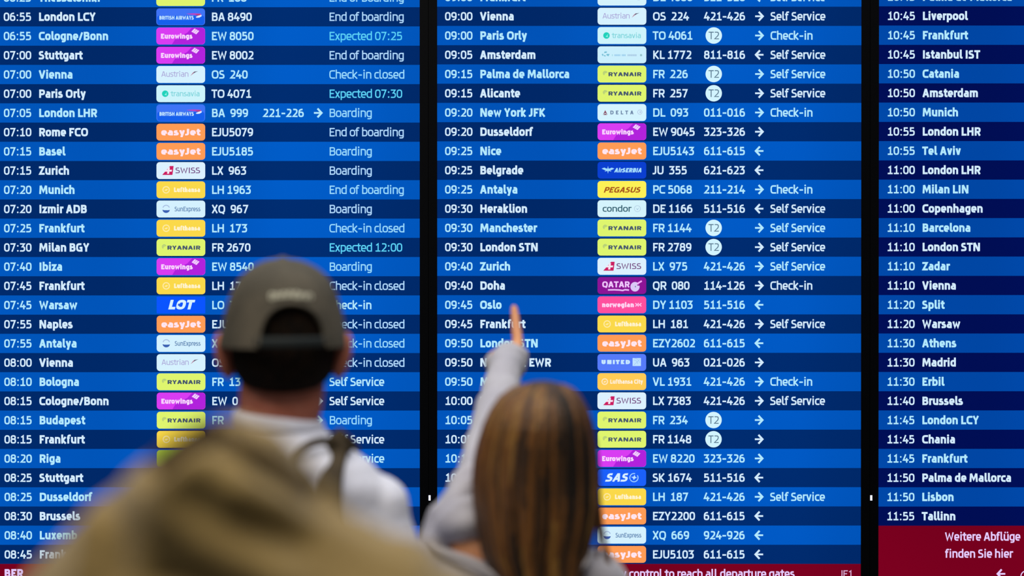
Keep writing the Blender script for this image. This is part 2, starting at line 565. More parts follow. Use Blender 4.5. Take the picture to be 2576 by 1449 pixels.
        f.add([[(-51, 4), (-44, 6.5), (-35, 1), (-26, 6.5), (-19, 4), (-27, 0), (-35, -2), (-43, 0)]], E('#9FDBFF'), 3)
        T('AirSERBIA', -20, 49, 0, 11, 2.9, '#A4DEFF', shear=.25)
    elif kind == 'pegasus':
        base('#FDF156')
        T('PEGASUS', -47, 45, -1, 14, 3.0, '#A8541E', shear=.3)
    elif kind == 'condor':
        base('#D4F3FC')
        T('condor', -49, 24, 0, 15.5, 2.4, '#2E5D6E')
        f.add(ring(39, 0, 7.6, 1.4), E('#B4CCE4'), 3)
        f.add([[(34.5, 3), (39, -1.5), (43.5, 3.5), (39.2, -3.6)]], E('#8CA8D0'), 3)
    elif kind == 'condor_bird':
        base('#D4F3FC')
        f.add(ring(42, 0, 7.6, 1.4), E('#B4CCE4'), 3)
        f.add([[(37.5, 3), (42, -1.5), (46.5, 3.5), (42.2, -3.6)]], E('#8CA8D0'), 3)
    elif kind == 'klm':
        base('#CBEFFD')
        f.add([[(-51, 1), (-48, 3), (-46, -1), (-49, -3)], [(-44, 8), (-38, 8.5), (-38, 5), (-45, 4)], [(-46, -1), (-42, -1), (-40, -4), (-45, -4)], [(-39, 2), (-31, 2), (-34, -4), (-39, -1)]], E('#76BFD6'), 3)
        for x0, x1, c in ((-25, -22, '#A0D8E4'), (-19, -3, '#98CBEC'), (-.5, 11, '#98CBEC'), (14, 38, '#A6C6E2')):
            n = max(1, int((x1 - x0) / 2.6))
            for i in range(n):
                xx = x0 + i * 2.6
                f.add([[(xx, -3.4), (xx, 1.2), (xx + 1.9, 1.2), (xx + 1.9, -3.4)]], E(c), 3)
        f.add([disc(48, -1, 3, 10)], E('#96C4CC'), 3)
    elif kind == 'qatar':
        base('#8C1496')
        T('QATAR', -50, 20, 3.0, 15, 3.3, '#F2C8FF')
        f.add(ribbon([(-35, -11), (-20, -10.6), (-6, -11.2), (2, -12.4), (8, -10.4), (18, -11.4)], 3.6, False), E('#E9BFFA'), 3)
        f.add([disc(33, -3, 11.5, 26, 12)], E('#DCC8F8'), 3)
        f.add([disc(34, -2.6, 1.4, 8, 2.2)], E('#5C8E96'), 5)
        f.add(ribbon([(39, 5), (50, 11.5)], 4, False), E('#F8A8FF'), 4)
        f.add([[(38, 0), (46, -.5), (46, 3), (39, 3)]], E('#8C1496'), 4)
    elif kind == 'norwegian':
        base('#FF4F9E')
        T('norwegian', -50.5, 31, 0, 12, 3.4, '#FFD2F4')
        f.add(ribbon([(34, 4), (38, 0), (34, -4)], 2.4, False) + ribbon([(39, 0), (41, 3.5), (43.5, 0), (41, -3.5)], 2, True) + ribbon([(49, 4), (45, 0), (49, -4)], 2.4, False), E('#FFC4F0'), 3)
    elif kind == 'united':
        base('#567BFA')
        T('UNITED', -52, 23, 1, 10.5, 3.6, '#C8E8FF', track=3)
        f.add([[(27, -9), (48, -9), (48, 11), (27, 11)]], E('#BFE2FF'), 3)
        f.add(ring(30, -4, 10, .8, 0, PI / 2, 8) + ring(30, -4, 15, .8, 0.2, PI / 2 - .1, 8), E('#8CB4F6'), 4)
        f.add(ribbon([(30, -7), (46, 9)], .8, False), E('#8CB4F6'), 4)
    elif kind == 'sas':
        base('#1B60FA')
        T('SAS', -43, 13, .5, 21, 4.8, '#D8F0FF', shear=.3)
        f.add(ring(30.5, 0, 10.4, 2.2, -2.6, .6, 16) + ring(30.5, 0, 10.4, 2.2, 1.3, 3.6, 14), E('#A6D8FF'), 3)
        f.add([[(23, 2), (29, 2), (32, 7), (34, 2), (38, 0), (33, -2), (30, -6), (28, -1)]], E('#BCE4FF'), 4)
    return f


# ------------------------------------------------------------------ the setting
def struct(name, x0, x1, y0, y1, z0, z1, mat):
    bm = bmesh.new()
    box_bm(bm, x0, x1, y0, y1, z0, z1)
    return tag(bm_obj(name, bm, [mat]), kind='structure')


struct('floor', -6, 6, -9, .12, -.1, 0, matte('floor_stone', '#5E5A55', .35, '#6B675F', 6, bump=.05))
struct('wall_back', -6, 6, .12, .25, 0, 4.6, matte('wall_paint', '#2A2C30', .7, '#303238', 4))

# ------------------------------------------------------------------ the departure board: three tall displays side by side
SCREEN_W, BEZEL = 1066.0, 22.0
BAND_TOPS = 4                 # blank bands of the list that go on above the picture
STATUS_THIN = ('End of boarding', 'Check-in closed', 'Boarding', 'Expected')

left = [
    ('06:25', 'Thessaloniki', 'ryanair', 'FR  188', '', '', 'End of boarding'),
    ('06:55', 'London LCY', 'british', 'BA 8490', '', '', 'End of boarding'),
    ('06:55', 'Cologne/Bonn', 'eurowings', 'EW 8050', '', '', 'Expected 07:25'),
    ('07:00', 'Stuttgart', 'eurowings', 'EW 8002', '', '', 'End of boarding'),
    ('07:00', 'Vienna', 'austrian', 'OS  240', '', '', 'Check-in closed'),
    ('07:00', 'Paris Orly', 'transavia', 'TO 4071', '', '', 'Expected 07:30'),
    ('07:05', 'London LHR', 'british', 'BA  999', '221-226', '>', 'Boarding'),
    ('07:10', 'Rome FCO', 'easyjet', 'EJU5079', '', '', 'End of boarding'),
    ('07:15', 'Basel', 'easyjet', 'EJU5185', '', '', 'Boarding'),
    ('07:15', 'Zurich', 'swiss', 'LX  963', '', '', 'Boarding'),
    ('07:20', 'Munich', 'lufthansa', 'LH 1963', '', '', 'End of boarding'),
    ('07:20', 'Izmir ADB', 'sunexpress', 'XQ  967', '', '', 'Boarding'),
    ('07:25', 'Frankfurt', 'lufthansa', 'LH  173', '', '', 'Check-in closed'),
    ('07:30', 'Milan BGY', 'ryanair', 'FR 2670', '', '', 'Expected 12:00'),
    ('07:40', 'Ibiza', 'eurowings', 'EW 8540', '', '', 'Boarding'),
    ('07:45', 'Frankfurt', 'lufthansa', 'LH  17', '', '', 'Check-in closed'),
    ('07:45', 'Warsaw', 'lot', 'LO  3', '', '', 'Check-in'),
    ('07:55', 'Naples', 'easyjet', 'EJU', '', '', 'Check-in closed'),
    ('07:55', 'Antalya', 'sunexpress', 'XQ', '', '', 'Check-in closed'),
    ('08:00', 'Vienna', 'austrian', 'OS', '', '', 'Check-in closed'),
    ('08:10', 'Bologna', 'ryanair', 'FR  13', '', '', 'Self Service'),
    ('08:15', 'Cologne/Bonn', 'eurowings', 'EW  0', '', '>', 'Self Service'),
    ('08:15', 'Budapest', 'ryanair', 'FR', '', '>', 'Boarding'),
    ('08:15', 'Frankfurt', 'lufthansa', '', '', '', 'Self Service'),
    ('08:20', 'Riga', 'airbaltic', '', '', '', 'Self Service'),
    ('08:25', 'Stuttgart', '', '', '', '', ''),
    ('08:25', 'Dusseldorf', '', '', '', '', ''),
    ('08:30', 'Brussels', '', '', '', '', ''),
    ('08:40', 'Luxemb', '', '', '', '', ''),
    ('08:45', 'Frank', '', '', '', '', ''),
]
middle = [
    ('09:00', 'Frankfurt', 'condor_bird', 'DE 4080', '511-516', '<', 'Self Service'),
    ('09:00', 'Vienna', 'austrian', 'OS  224', '421-426', '>', 'Self Service'),
    ('09:00', 'Paris Orly', 'transavia', 'TO 4061', 'T2', '>', 'Check-in'),
    ('09:05', 'Amsterdam', 'klm', 'KL 1772', '811-816', '<', 'Self Service'),
    ('09:15', 'Palma de Mallorca', 'ryanair', 'FR  226', 'T2', '>', 'Self Service'),
    ('09:15', 'Alicante', 'ryanair', 'FR  257', 'T2', '>', 'Self Service'),
    ('09:20', 'New York JFK', 'delta', 'DL  093', '011-016', '>', 'Check-in'),
    ('09:20', 'Dusseldorf', 'eurowings', 'EW 9045', '323-326', '>', ''),
    ('09:25', 'Nice', 'easyjet', 'EJU5143', '611-615', '<', ''),
    ('09:25', 'Belgrade', 'air_serbia', 'JU  355', '621-623', '<', ''),
    ('09:25', 'Antalya', 'pegasus', 'PC 5068', '211-214', '>', 'Check-in'),
    ('09:30', 'Heraklion', 'condor', 'DE 1166', '511-516', '<', 'Self Service'),
    ('09:30', 'Manchester', 'ryanair', 'FR 1144', 'T2', '>', 'Self Service'),
    ('09:30', 'London STN', 'ryanair', 'FR 2789', 'T2', '>', 'Self Service'),
    ('09:40', 'Zurich', 'swiss', 'LX  975', '421-426', '>', 'Self Service'),
    ('09:40', 'Doha', 'qatar', 'QR  080', '114-126', '>', 'Check-in'),
    ('09:45', 'Oslo', 'norwegian', 'DY 1103', '511-516', '<', ''),
    ('09:45', 'Frankfurt', 'lufthansa', 'LH  181', '421-426', '>', 'Self Service'),
    ('09:50', 'London STN', 'easyjet', 'EZY2602', '611-615', '<', ''),
    ('09:50', 'New York EWR', 'united', 'UA  963', '021-026', '>', ''),
    ('09:50', 'Munich', 'lufthansa_city', 'VL 1931', '421-426', '>', 'Check-in'),
    ('10:00', 'Z', 'swiss', 'LX 7383', '421-426', '>', 'Self Service'),
    ('10:05', '', 'ryanair', 'FR  234', 'T2', '>', ''),
    ('10:05', '', 'ryanair', 'FR 1148', 'T2', '>', ''),
    ('10:1', '', 'eurowings', 'EW 8220', '323-326', '>', ''),
    ('10:', '', 'sas', 'SK 1674', '511-516', '<', ''),
    ('', '', 'lufthansa', 'LH  187', '421-426', '>', 'Self Service'),
    ('', '', 'easyjet', 'EZY2200', '611-615', '<', ''),
    ('', '', 'sunexpress', 'XQ  669', '924-926', '<', ''),
    ('', '', 'easyjet', 'EJU5103', '611-615', '<', ''),
]
right = [
    ('10:45', 'Palma de Mallorca'), ('10:45', 'Liverpool'), ('10:45', 'Frankfurt'), ('10:45', 'Istanbul IST'),
    ('10:50', 'Catania'), ('10:50', 'Amsterdam'), ('10:50', 'Munich'), ('10:55', 'London LHR'), ('10:55', 'Tel Aviv'),
    ('11:00', 'London LHR'), ('11:00', 'Milan LIN'), ('11:00', 'Copenhagen'), ('11:10', 'Barcelona'),
    ('11:10', 'London STN'), ('11:10', 'Zadar'), ('11:10', 'Vienna'), ('11:20', 'Split'), ('11:20', 'Warsaw'),
    ('11:30', 'Athens'), ('11:30', 'Madrid'), ('11:30', 'Erbil'), ('11:40', 'Brussels'), ('11:45', 'London LCY'),
    ('11:45', 'Chania'), ('11:45', 'Frankfurt'), ('11:50', 'Palma de Mallorca'), ('11:50', 'Lisbon'), ('11:55', 'Tallinn'),
]

badge_cache = {}
arrow_polys = {
    '>': ribbon([(-10.5, 0), (9, 0)], 4.2, False) + ribbon([(-1.5, 11), (8.8, 0), (-1.5, -11)], 4.8, False),
    '<': ribbon([(10.5, 0), (-9, 0)], 4.2, False) + ribbon([(1.5, 11), (-8.8, 0), (1.5, -11)], 4.8, False),
}
shared_arrows = {}


def flat_part(name, polys, mat, parent, cache=None, key=None, loc=None):
    if cache is not None and key in cache:
        o = cache[key].copy()
        COL.objects.link(o)
        o.parent = parent
    else:
        f = Flat()
        f.add(polys, mat, 2)
        o = f.build(name, parent)
        if cache is not None:
            cache[key] = o
    if loc:
        o.location = loc
    return o


def board(x0, y_first, pitch, rows, cols, label, lit, dim, first_lit, notice_top, text_dx):
    """x0: left edge of the screen in board px; y_first: middle of the first row; cols: px offsets in the screen."""
    zrow = lambda i: ZC - (y_first + i * pitch - 724.5) * K
    top_px = y_first - (BAND_TOPS + .5) * pitch
    bot_px = 1490.0
    X0 = (x0 - 1288) * K
    root = empty('departure_display', (X0, 0, ZC - (bot_px - 724.5) * K), label, 'display', 'tall displays of the departure board')
    zt, zb = ZC - (top_px - 724.5) * K, ZC - (bot_px - 724.5) * K
    w = SCREEN_W * K
    b = BEZEL * K - .0006
    bm = bmesh.new()
    box_bm(bm, X0 - b, X0, -.004, .07, zb - b, zt + b)
    box_bm(bm, X0 + w, X0 + w + b, -.004, .07, zb - b, zt + b)
    box_bm(bm, X0, X0 + w, -.004, .07, zb - b, zb)
    box_bm(bm, X0, X0 + w, -.004, .07, zt, zt + b)
    bm_obj('bezel', bm, [matte('bezel_plastic', '#020306', .5, spec=.06)], root)
    bm = bmesh.new()
    box_bm(bm, X0, X0 + w, .004, .065, zb, zt)
    bm_obj('screen_panel', bm, [matte('screen_glass', '#05080F', .4)], root)

    tw = E('#D3ECFF')          # lettering on the dark rows
    tl = E('#B2EAFF')          # lettering on the blue rows
    band_cache = {}
    for i in range(-BAND_TOPS, len(rows)):
        is_lit = (i - first_lit) % 2 == 0
        key = is_lit
        if key not in band_cache:
            bm = bmesh.new()
            box_bm(bm, 0, w, -.0012, .0, -pitch / 2 * K, pitch / 2 * K)
            me = bpy.data.meshes.new('flight_row')
            bm.to_mesh(me)
            bm.free()
            me.materials.append(lit if is_lit else dim)
            band_cache[key] = me
        row = bpy.data.objects.new('flight_row', band_cache[key])
        COL.objects.link(row)
        row.parent = root
        row.matrix_parent_inverse = root.matrix_world.inverted()
        row.location = (X0, 0, zrow(i))
        if i < 0:
            continue
        r = rows[i]
        tm = tl if is_lit else tw
        if r[0]:
            flat_part('time_text', text_polys(r[0], cols[0] + text_dx, 0, wt=3.5), tm, row)
        if r[1]:
            flat_part('destination_text', text_polys(r[1], cols[1] + text_dx - 1.0, 0, wt=4.7, sx=1.012), tm, row)
        if len(r) < 3:
            continue
        if r[2]:
            cx = cols[2] + 61.3
            if r[2] not in badge_cache:
                o = badge(r[2]).build('airline_badge', row)
                badge_cache[r[2]] = o
            else:
                o = badge_cache[r[2]].copy()
                COL.objects.link(o)
                o.parent = row
            o.location = (cx * K, 0, 0)
        if r[3]:
            flat_part('flight_number_text', text_polys(r[3], cols[3] - .6, 0, wt=3.7), tm, row)
        if r[4] == 'T2':
            f = Flat()
            f.add([disc(cols[4] + 25, 0, 20.6, 36)], E('#D2F4FF'), 2)
            f.add(text_polys('T2', cols[4] + 25.4, 0, .9, 2.5, anchor='c'), E('#4E6E86'), 3)
            f.build('terminal_symbol', row)
        elif r[4]:
            flat_part('counter_text', text_polys(r[4], cols[4] - .2, 0, wt=3.7), tm, row)
        if r[5]:
            flat_part('arrow_symbol', arrow_polys[r[5]], tm, row, shared_arrows, (r[5], is_lit), ((cols[5] + 11.5) * K, 0, 0))
        if r[6]:
            thin = r[6].startswith(STATUS_THIN)
            m = tm
            if r[6].startswith('Expected'):
                m = E('#5CD4F8')
            elif thin:
                m = E('#98DCFF') if is_lit else E('#AFDAFF')
            flat_part('status_text', text_polys(r[6], cols[6] - 1, 0, wt=2.9 if thin else 3.5, sx=.988), m, row)
    # the dark red notice strip at the foot
    nt = ZC - (notice_top - 724.5) * K
    bm = bmesh.new()
    box_bm(bm, 0, w, -.0012, 0, zb - nt, 0)
    strip = bm_obj('notice_strip', bm, [emit('notice_red', '#78001E', 1.0, True, .12)])
    strip.parent = root
    strip.matrix_parent_inverse = root.matrix_world.inverted()
    strip.location = (X0, 0, nt)
    return root, strip


LITS = [('#0057BE', '#002A6B'), ('#0055BC', '#00296A'), ('#0048A8', '#000E56')]
COLS = (19, 108, 403, 542, 670, 798, 838)
lits = [(emit('lit_row_%s' % n, a, 1.0, True, .16), emit('dim_row_%s' % n, b, 1.0, True, .16))
        for n, (a, b) in zip(('one', 'two', 'three'), LITS)]
b1, s1 = board(-10, -5.3, 48.29, left, tuple(c + 1.2 for c in COLS), 'leftmost tall display of the departure board, flights from 06:55 to 08:45', *lits[0], 0, 1419.0, 0)
b2, s2 = board(1100, -6.6, 48.33, middle, COLS, 'middle tall display of the departure board, flights from 09:00, above the pointing person', *lits[1], 0, 1419.2, 0)
b3, s3 = board(2210, -7.6, 48.38, right, COLS, 'rightmost tall display of the departure board, with a dark red notice in German', *lits[2], 0, 1323.0, 2)

red_text = E('#E8CCFF')
sy = lambda v, top: -(v - top)
flat_part('notice_text', text_polys('BER', 19.5, sy(1442.5, 1419), wt=5.0, size=1.0), red_text, s1)
full, tail = 'security control to reach all departure gates', 'control to reach all departure gates'
flat_part('notice_text', text_polys(full, 900, sy(1443.5, 1419.2), wt=3.7, fit=418 * text_width(full) / text_width(tail), anchor='r', size=.98), red_text, s2)
flat_part('screen_code_text', text_polys('JE1', 1012, sy(1444, 1419.2), wt=3.0, size=.85), E('#D8A8D0'), s2)
flat_part('notice_text', text_polys('Weitere Abfl\u00fcge', 167, sy(1350, 1323), wt=3.7, fit=191), red_text, s3)
flat_part('notice_text', text_polys('finden Sie hier', 168, sy(1393, 1323), wt=3.7, fit=171), red_text, s3)
flat_part('arrow_symbol', [[(a + 309, b + sy(1444, 1323)) for a, b in p] for p in arrow_polys['<']], red_text, s3)
flat_part('globe_symbol', ring(372, sy(1450, 1323), 13, 2.6), red_text, s3)
for rt, px in ((b2, 1078.8), (b3, 2188.8)):
    bm = bmesh.new()
    c = at(px, 1252, 0)
    box_bm(bm, c.x - .4 * K, c.x + 4.6 * K, -.0065, -.004, c.z - 6.5 * K, c.z + 6.5 * K)
    tag(bm_obj('status_light', bm, [emit('status_white', '#E8ECFF', 1.2)], rt), 'tiny white status light on the black bezel')


# ------------------------------------------------------------------ figure building
def prim_mesh(bm, p):
    if p[0] == 'cap':
        _, a, ra, b, rb = p
        a, b = Vector(a), Vector(b)
        d = b - a
        L = d.length
        if L < 1e-6:
            L, d = 1e-6, Vector((0, 0, 1))
        q = d.to_track_quat('Z', 'Y').to_matrix().to_4x4()
        seg = 18
        rings = []
        prof = []
        for i in range(1, 6):
            t = i / 5 * PI / 2
            prof.append((-ra * math.cos(t), ra * math.sin(t)))
        for i in range(5, 0, -1):
            t = i / 5 * PI / 2
            prof.append((L + rb * math.cos(t), rb * math.sin(t)))
        for z, r in prof:
            rings.append([bm.verts.new(a + q.to_3x3() @ Vector((r * math.cos(2 * PI * k / seg), r * math.sin(2 * PI * k / seg), z))) for k in range(seg)])
        for r0, r1 in zip(rings, rings[1:]):
            for k in range(seg):
                bm.faces.new((r0[k], r0[(k + 1) % seg], r1[(k + 1) % seg], r1[k]))
        bm.faces.new(rings[0][::-1])
        bm.faces.new(rings[-1])
    elif p[0] == 'ell':
        _, c, r = p[:3]
        M = Matrix.Translation(Vector(c))
        if len(p) > 3:
            M = M @ (p[3].to_matrix().to_4x4() if hasattr(p[3], 'to_matrix') else Matrix(p[3]).to_4x4())
        M = M @ Matrix.Diagonal((r[0], r[1], r[2], 1))
        bmesh.ops.create_uvsphere(bm, u_segments=24, v_segments=16, radius=1, matrix=M)
    elif p[0] == 'loft':
        loft_bm(bm, p[1], 36)


def loft_bm(bm, rings, seg=48, sub=1, fn=None):
    """rings: (cx, cy, z, rx, ry), top to bottom or bottom to top; smooth in between."""
    R = []
    n = len(rings)
    for i in range(n - 1):
        p0, p1, p2, p3 = rings[max(i - 1, 0)], rings[i], rings[i + 1], rings[min(i + 2, n - 1)]
        for s in range(sub):
            t = s / sub
            R.append(tuple(.5 * ((2 * b) + (-a + c) * t + (2 * a - 5 * b + 4 * c - d) * t * t + (-a + 3 * b - 3 * c + d) * t ** 3)
                           for a, b, c, d in zip(p0, p1, p2, p3)))
    R.append(rings[-1])
    vs = []
    for j, (cx, cy, z, rx, ry) in enumerate(R):
        row = []
        for k in range(seg):
            a = 2 * PI * k / seg
            e = 0.0
            if fn:
                e = fn(a, z)
            row.append(bm.verts.new((cx + (rx + e) * math.cos(a), cy + (ry + e) * math.sin(a), z)))
        vs.append(row)
    for r0, r1 in zip(vs, vs[1:]):
        for k in range(seg):
            bm.faces.new((r0[k], r0[(k + 1) % seg], r1[(k + 1) % seg], r1[k]))
    bm.faces.new(vs[0][::-1])
    bm.faces.new(vs[-1])
    return vs


def px_rings(tab, y, depth, cy=0.0):
    """Rings from (py, left px, right px) at depth y; depth: ry as a function of rx or a list."""
    out = []
    for i, t in enumerate(tab):
        a, b = at(t[1], t[0], y), at(t[2], t[0], y)
        rx = (b.x - a.x) / 2
        ry = depth(rx) if callable(depth) else depth[i]
        off = t[3] if len(t) > 3 else 0.0
        out.append(((a.x + b.x) / 2, y + cy + off, (a.z + b.z) / 2, rx, ry))
    return out


def blob(name, prims, vox, mat, parent, smooth=6, disp=None, post=None):
    bm = bmesh.new()
    for p in prims:
        prim_mesh(bm, p)
    bmesh.ops.recalc_face_normals(bm, faces=bm.faces)
    me = bpy.data.meshes.new(name + '_raw')
    bm.to_mesh(me)
    bm.free()
    tmp = bpy.data.objects.new(name + '_raw', me)
    COL.objects.link(tmp)
    m = tmp.modifiers.new('r', 'REMESH')
    m.mode = 'VOXEL'
    m.voxel_size = vox
    s = tmp.modifiers.new('s', 'SMOOTH')
    s.iterations = smooth
    s.factor = .5
    dg = bpy.context.evaluated_depsgraph_get()
    out = bpy.data.meshes.new_from_object(tmp.evaluated_get(dg))
    out.name = name
    bpy.data.objects.remove(tmp)
    bpy.data.meshes.remove(me)
    if disp:
        nr = [v.normal.copy() for v in out.vertices]
        for v, n in zip(out.vertices, nr):
            v.co += n * disp(v.co)
    for p in out.polygons:
        p.use_smooth = True
    return link(name, out, parent, [mat])


def hand(wr, d, n, t, curls, scale=1.0, spread=1.0, dirs=None, thumb=None):
    """Prims of a hand: wrist wr, pointing d, palm facing n, thumb side t; curls in radians per joint for index..little, thumb."""
    d, n, t = d.normalized(), n.normalized(), t.normalized()
    P = []
    offs = (.027, .009, -.009, -.026)
    lens = (.074, .082, .076, .060)
    for i in range(4):
        k = wr + (d * (.088 - abs(offs[i]) * .25) + t * offs[i]) * scale
        P.append(('cap', wr + (d * .01 + t * offs[i] * .55) * scale, .014 * scale, k, .0105 * scale))
        a = 0.0
        pos = k
        for j, (fr, r) in enumerate(zip((.45, .30, .25), (.0092, .0082, .0073))):
            a += curls[i] * (1, 1.15, .75)[j]
            dr = d * math.cos(a) + n * math.sin(a) + t * offs[i] * 4 * spread * (1 if j == 0 else .6)
            if dirs and i in dirs:
                dr = dirs[i]
            L = dirs[i].length / scale if dirs and i in dirs else lens[i]
            nx = pos + dr.normalized() * L * fr * scale
            rs = 1.35 if dirs and i in dirs else 1.0      # the stretched finger is not squeezed by its neighbours
            P.append(('cap', pos, r * scale * rs, nx, (r - .0009) * scale * rs))
            pos = nx
    c = curls[4]
    b = wr + (d * .022 + t * .022 + n * .006) * scale
    d1 = (t * .75 + d * .65 + n * .35).normalized()
    if thumb:
        d1 = thumb.normalized()
    p1 = b + d1 * .042 * scale
    d2 = (d * (1 - c * .4) + t * (.35 - c * .7) + n * (.25 + c)).normalized()
    p2 = p1 + d2 * .032 * scale
    d3 = (d * (1 - c * .8) + t * (.2 - c) + n * (.2 + c * 1.2)).normalized()
    if thumb:
        d2 = d3 = (thumb - t * .6).normalized()
        p2 = p1 + d2 * .030 * scale
    P += [('cap', b, .014 * scale, p1, .0115 * scale), ('cap', p1, .011 * scale, p2, .0095 * scale), ('cap', p2, .0095 * scale, p2 + d3 * .024 * scale, .0082 * scale)]
    return P


V = Vector
UP = V((0, 0, 1))


def head_prims(c, s=1.0):
    """Skull, face and ears round the head centre c, facing +y."""
    c = V(c)
    P = [('ell', c + V((0, -.008, .022)) * s, (.074 * s, .092 * s, .084 * s)),
         ('ell', c + V((0, .030, -.040)) * s, (.056 * s, .058 * s, .066 * s)),
         ('ell', c + V((0, .048, -.088)) * s, (.034 * s, .030 * s, .022 * s)),
         ('cap', c + V((0, .080, .012)) * s, .009 * s, c + V((0, .104, -.026)) * s, .012 * s),
         ('ell', c + V((0, .099, -.028)) * s, (.017 * s, .010 * s, .009 * s)),
         ('ell', c + V((0, .083, -.058)) * s, (.023 * s, .010 * s, .006 * s)),
         ('ell', c + V((0, .082, -.068)) * s, (.020 * s, .010 * s, .006 * s)),
         ('ell', c + V((0, .074, .026)) * s, (.052 * s, .014 * s, .010 * s))]
    for k in (-1, 1):
        P.append(('ell', c + V((k * .083, -.006, -.012)) * s, (.0125 * s, .021 * s, .035 * s), Matrix.Rotation(k * .22, 3, 'Y')))
        P.append(('ell', c + V((k * .040, .068, -.018)) * s, (.020 * s, .016 * s, .018 * s)))
    return P


def eyes(c, s, parent):
    for k in (-1, 1):
        bm = bmesh.new()
        p = V(c) + V((k * .031, .077, .004)) * s
        bmesh.ops.create_uvsphere(bm, u_segments=16, v_segments=12, radius=.0125 * s, matrix=Matrix.Translation(p))
        e = bm_obj('eye', bm, [matte('eye_white', '#E6E2DC', .2)], parent, True)
        bm = bmesh.new()
        bmesh.ops.create_uvsphere(bm, u_segments=12, v_segments=8, radius=.0065 * s, matrix=Matrix.Translation(p + V((0, .0075 * s, 0))))
        bm_obj('iris', bm, [matte('iris_brown', '#2B1A10', .2)], e, True)


def shoe(x, y, z, parent, mat, s=1.0):
    blob('shoe', [('ell', (x, y + .06 * s, z + .035 * s), (.045 * s, .095 * s, .034 * s)), ('ell', (x, y - .03 * s, z + .045 * s), (.038 * s, .055 * s, .044 * s)),
                  ('cap', (x, y - .03 * s, z + .045 * s), .042 * s, (x, y - .025 * s, z + .095 * s), .044 * s),
                  ('ell', (x, y + .03 * s, z + .012 * s), (.045 * s, .135 * s, .012 * s))], .006, mat, parent, 4)


def tube(name, pts, rad, mat, parent, flat=1.0, seg=10, closed=False, up=None):
    bm = bmesh.new()
    n = len(pts)
    P = []
    for i in range(n - 1):
        p0, p1, p2, p3 = V(pts[max(i - 1, 0)]), V(pts[i]), V(pts[i + 1]), V(pts[min(i + 2, n - 1)])
        for s in range(6):
            t = s / 6
            P.append(.5 * ((2 * p1) + (-p0 + p2) * t + (2 * p0 - 5 * p1 + 4 * p2 - p3) * t * t + (-p0 + 3 * p1 - 3 * p2 + p3) * t ** 3))
    P.append(V(pts[-1]))
    rings = []
    for i, p in enumerate(P):
        d = (P[min(i + 1, len(P) - 1)] - P[max(i - 1, 0)]).normalized()
        u = (up or V((0, -1, 0)))
        side = d.cross(u)
        if side.length < 1e-3:
            side = V((1, 0, 0))
        side.normalize()
        nn = side.cross(d).normalized()
        r = rad(i / (len(P) - 1)) if callable(rad) else rad
        rings.append([bm.verts.new(p + side * r * math.cos(2 * PI * k / seg) + nn * r * flat * math.sin(2 * PI * k / seg)) for k in range(seg)])
    for r0, r1 in zip(rings, rings[1:]):
        for k in range(seg):
            bm.faces.new((r0[k], r0[(k + 1) % seg], r1[(k + 1) % seg], r1[k]))
    bm.faces.new(rings[0][::-1])
    bm.faces.new(rings[-1])
    return bm_obj(name, bm, [mat], parent, True)


skin_m = matte('skin_fair', '#B4705E', .55, '#AC6652', 40, sss=.15, bump=.05)
skin_f = matte('skin_light', '#D89A70', .55, '#D09068', 40, sss=.12, bump=.05)
jeans = matte('denim', '#243044', .85, '#2C3A52', 60, bump=.2)
black_shoe = matte('shoe_black', '#17171A', .6)
white_shoe = matte('shoe_white', '#C9C7C2', .6)

# ------------------------------------------------------------------ the man in the cap
YM = -2.9
mc = at(714, 893, YM)                      # head centre
man = empty('person', (mc.x, YM, 0), 'person in dark grey cap and white shirt seen from behind, before the left display', 'person')
HX, HZ = mc.x, mc.z + .012
hc = V((HX, YM, HZ))
sh = V((HX, YM, 0))
P = head_prims(hc, 1.04)
P += [('loft', [(HX, YM + .004, HZ - .02, .060, .062), (HX - .002, YM - .002, HZ - .06, .062, .063), (HX - .004, YM - .006, HZ - .09, .061, .062), (HX - .006, YM - .006, HZ - .115, .056, .060), (HX, YM - .01, HZ - .15, .070, .062), (HX, YM - .01, HZ - .19, .13, .075)]),
      ('loft', [(HX, YM, 1.40, .12, .07), (HX, YM, 1.34, .155, .09), (HX, YM, 1.2, .15, .10), (HX, YM, 1.05, .135, .095), (HX, YM, .92, .15, .105), (HX, YM, .84, .15, .10)])]
for k in (-1, 1):
    S = V((HX + k * .130, YM, 1.330))
    El = V((HX + k * .168, YM - .01, 1.06))
    Wr = V((HX + k * .185, YM + .05, .83))
    P += [('cap', S, .042, El, .034), ('cap', El, .034, Wr, .024)]
    P += hand(Wr, (Wr - El), V((-k, .2, 0)), V((0, 1, 0)), (.25, .3, .33, .36, .2))
    P += [('cap', (HX + k * .085, YM, .86), .078, (HX + k * .09, YM, .48), .052), ('cap', (HX + k * .09, YM, .48), .050, (HX + k * .095, YM - .01, .10), .034),
          ('cap', (HX + k * .095, YM - .01, .06), .034, (HX + k * .095, YM + .11, .035), .024)]
blob('body', P, .0048, skin_m, man, 5)
eyes(hc, 1.04, man)


def cloth_noise(scale, amp, sx=1, sz=1):
    def f(co):
        return amp * noise.noise(V((co.x * scale * sx, co.y * scale, co.z * scale * sz)))
    return f


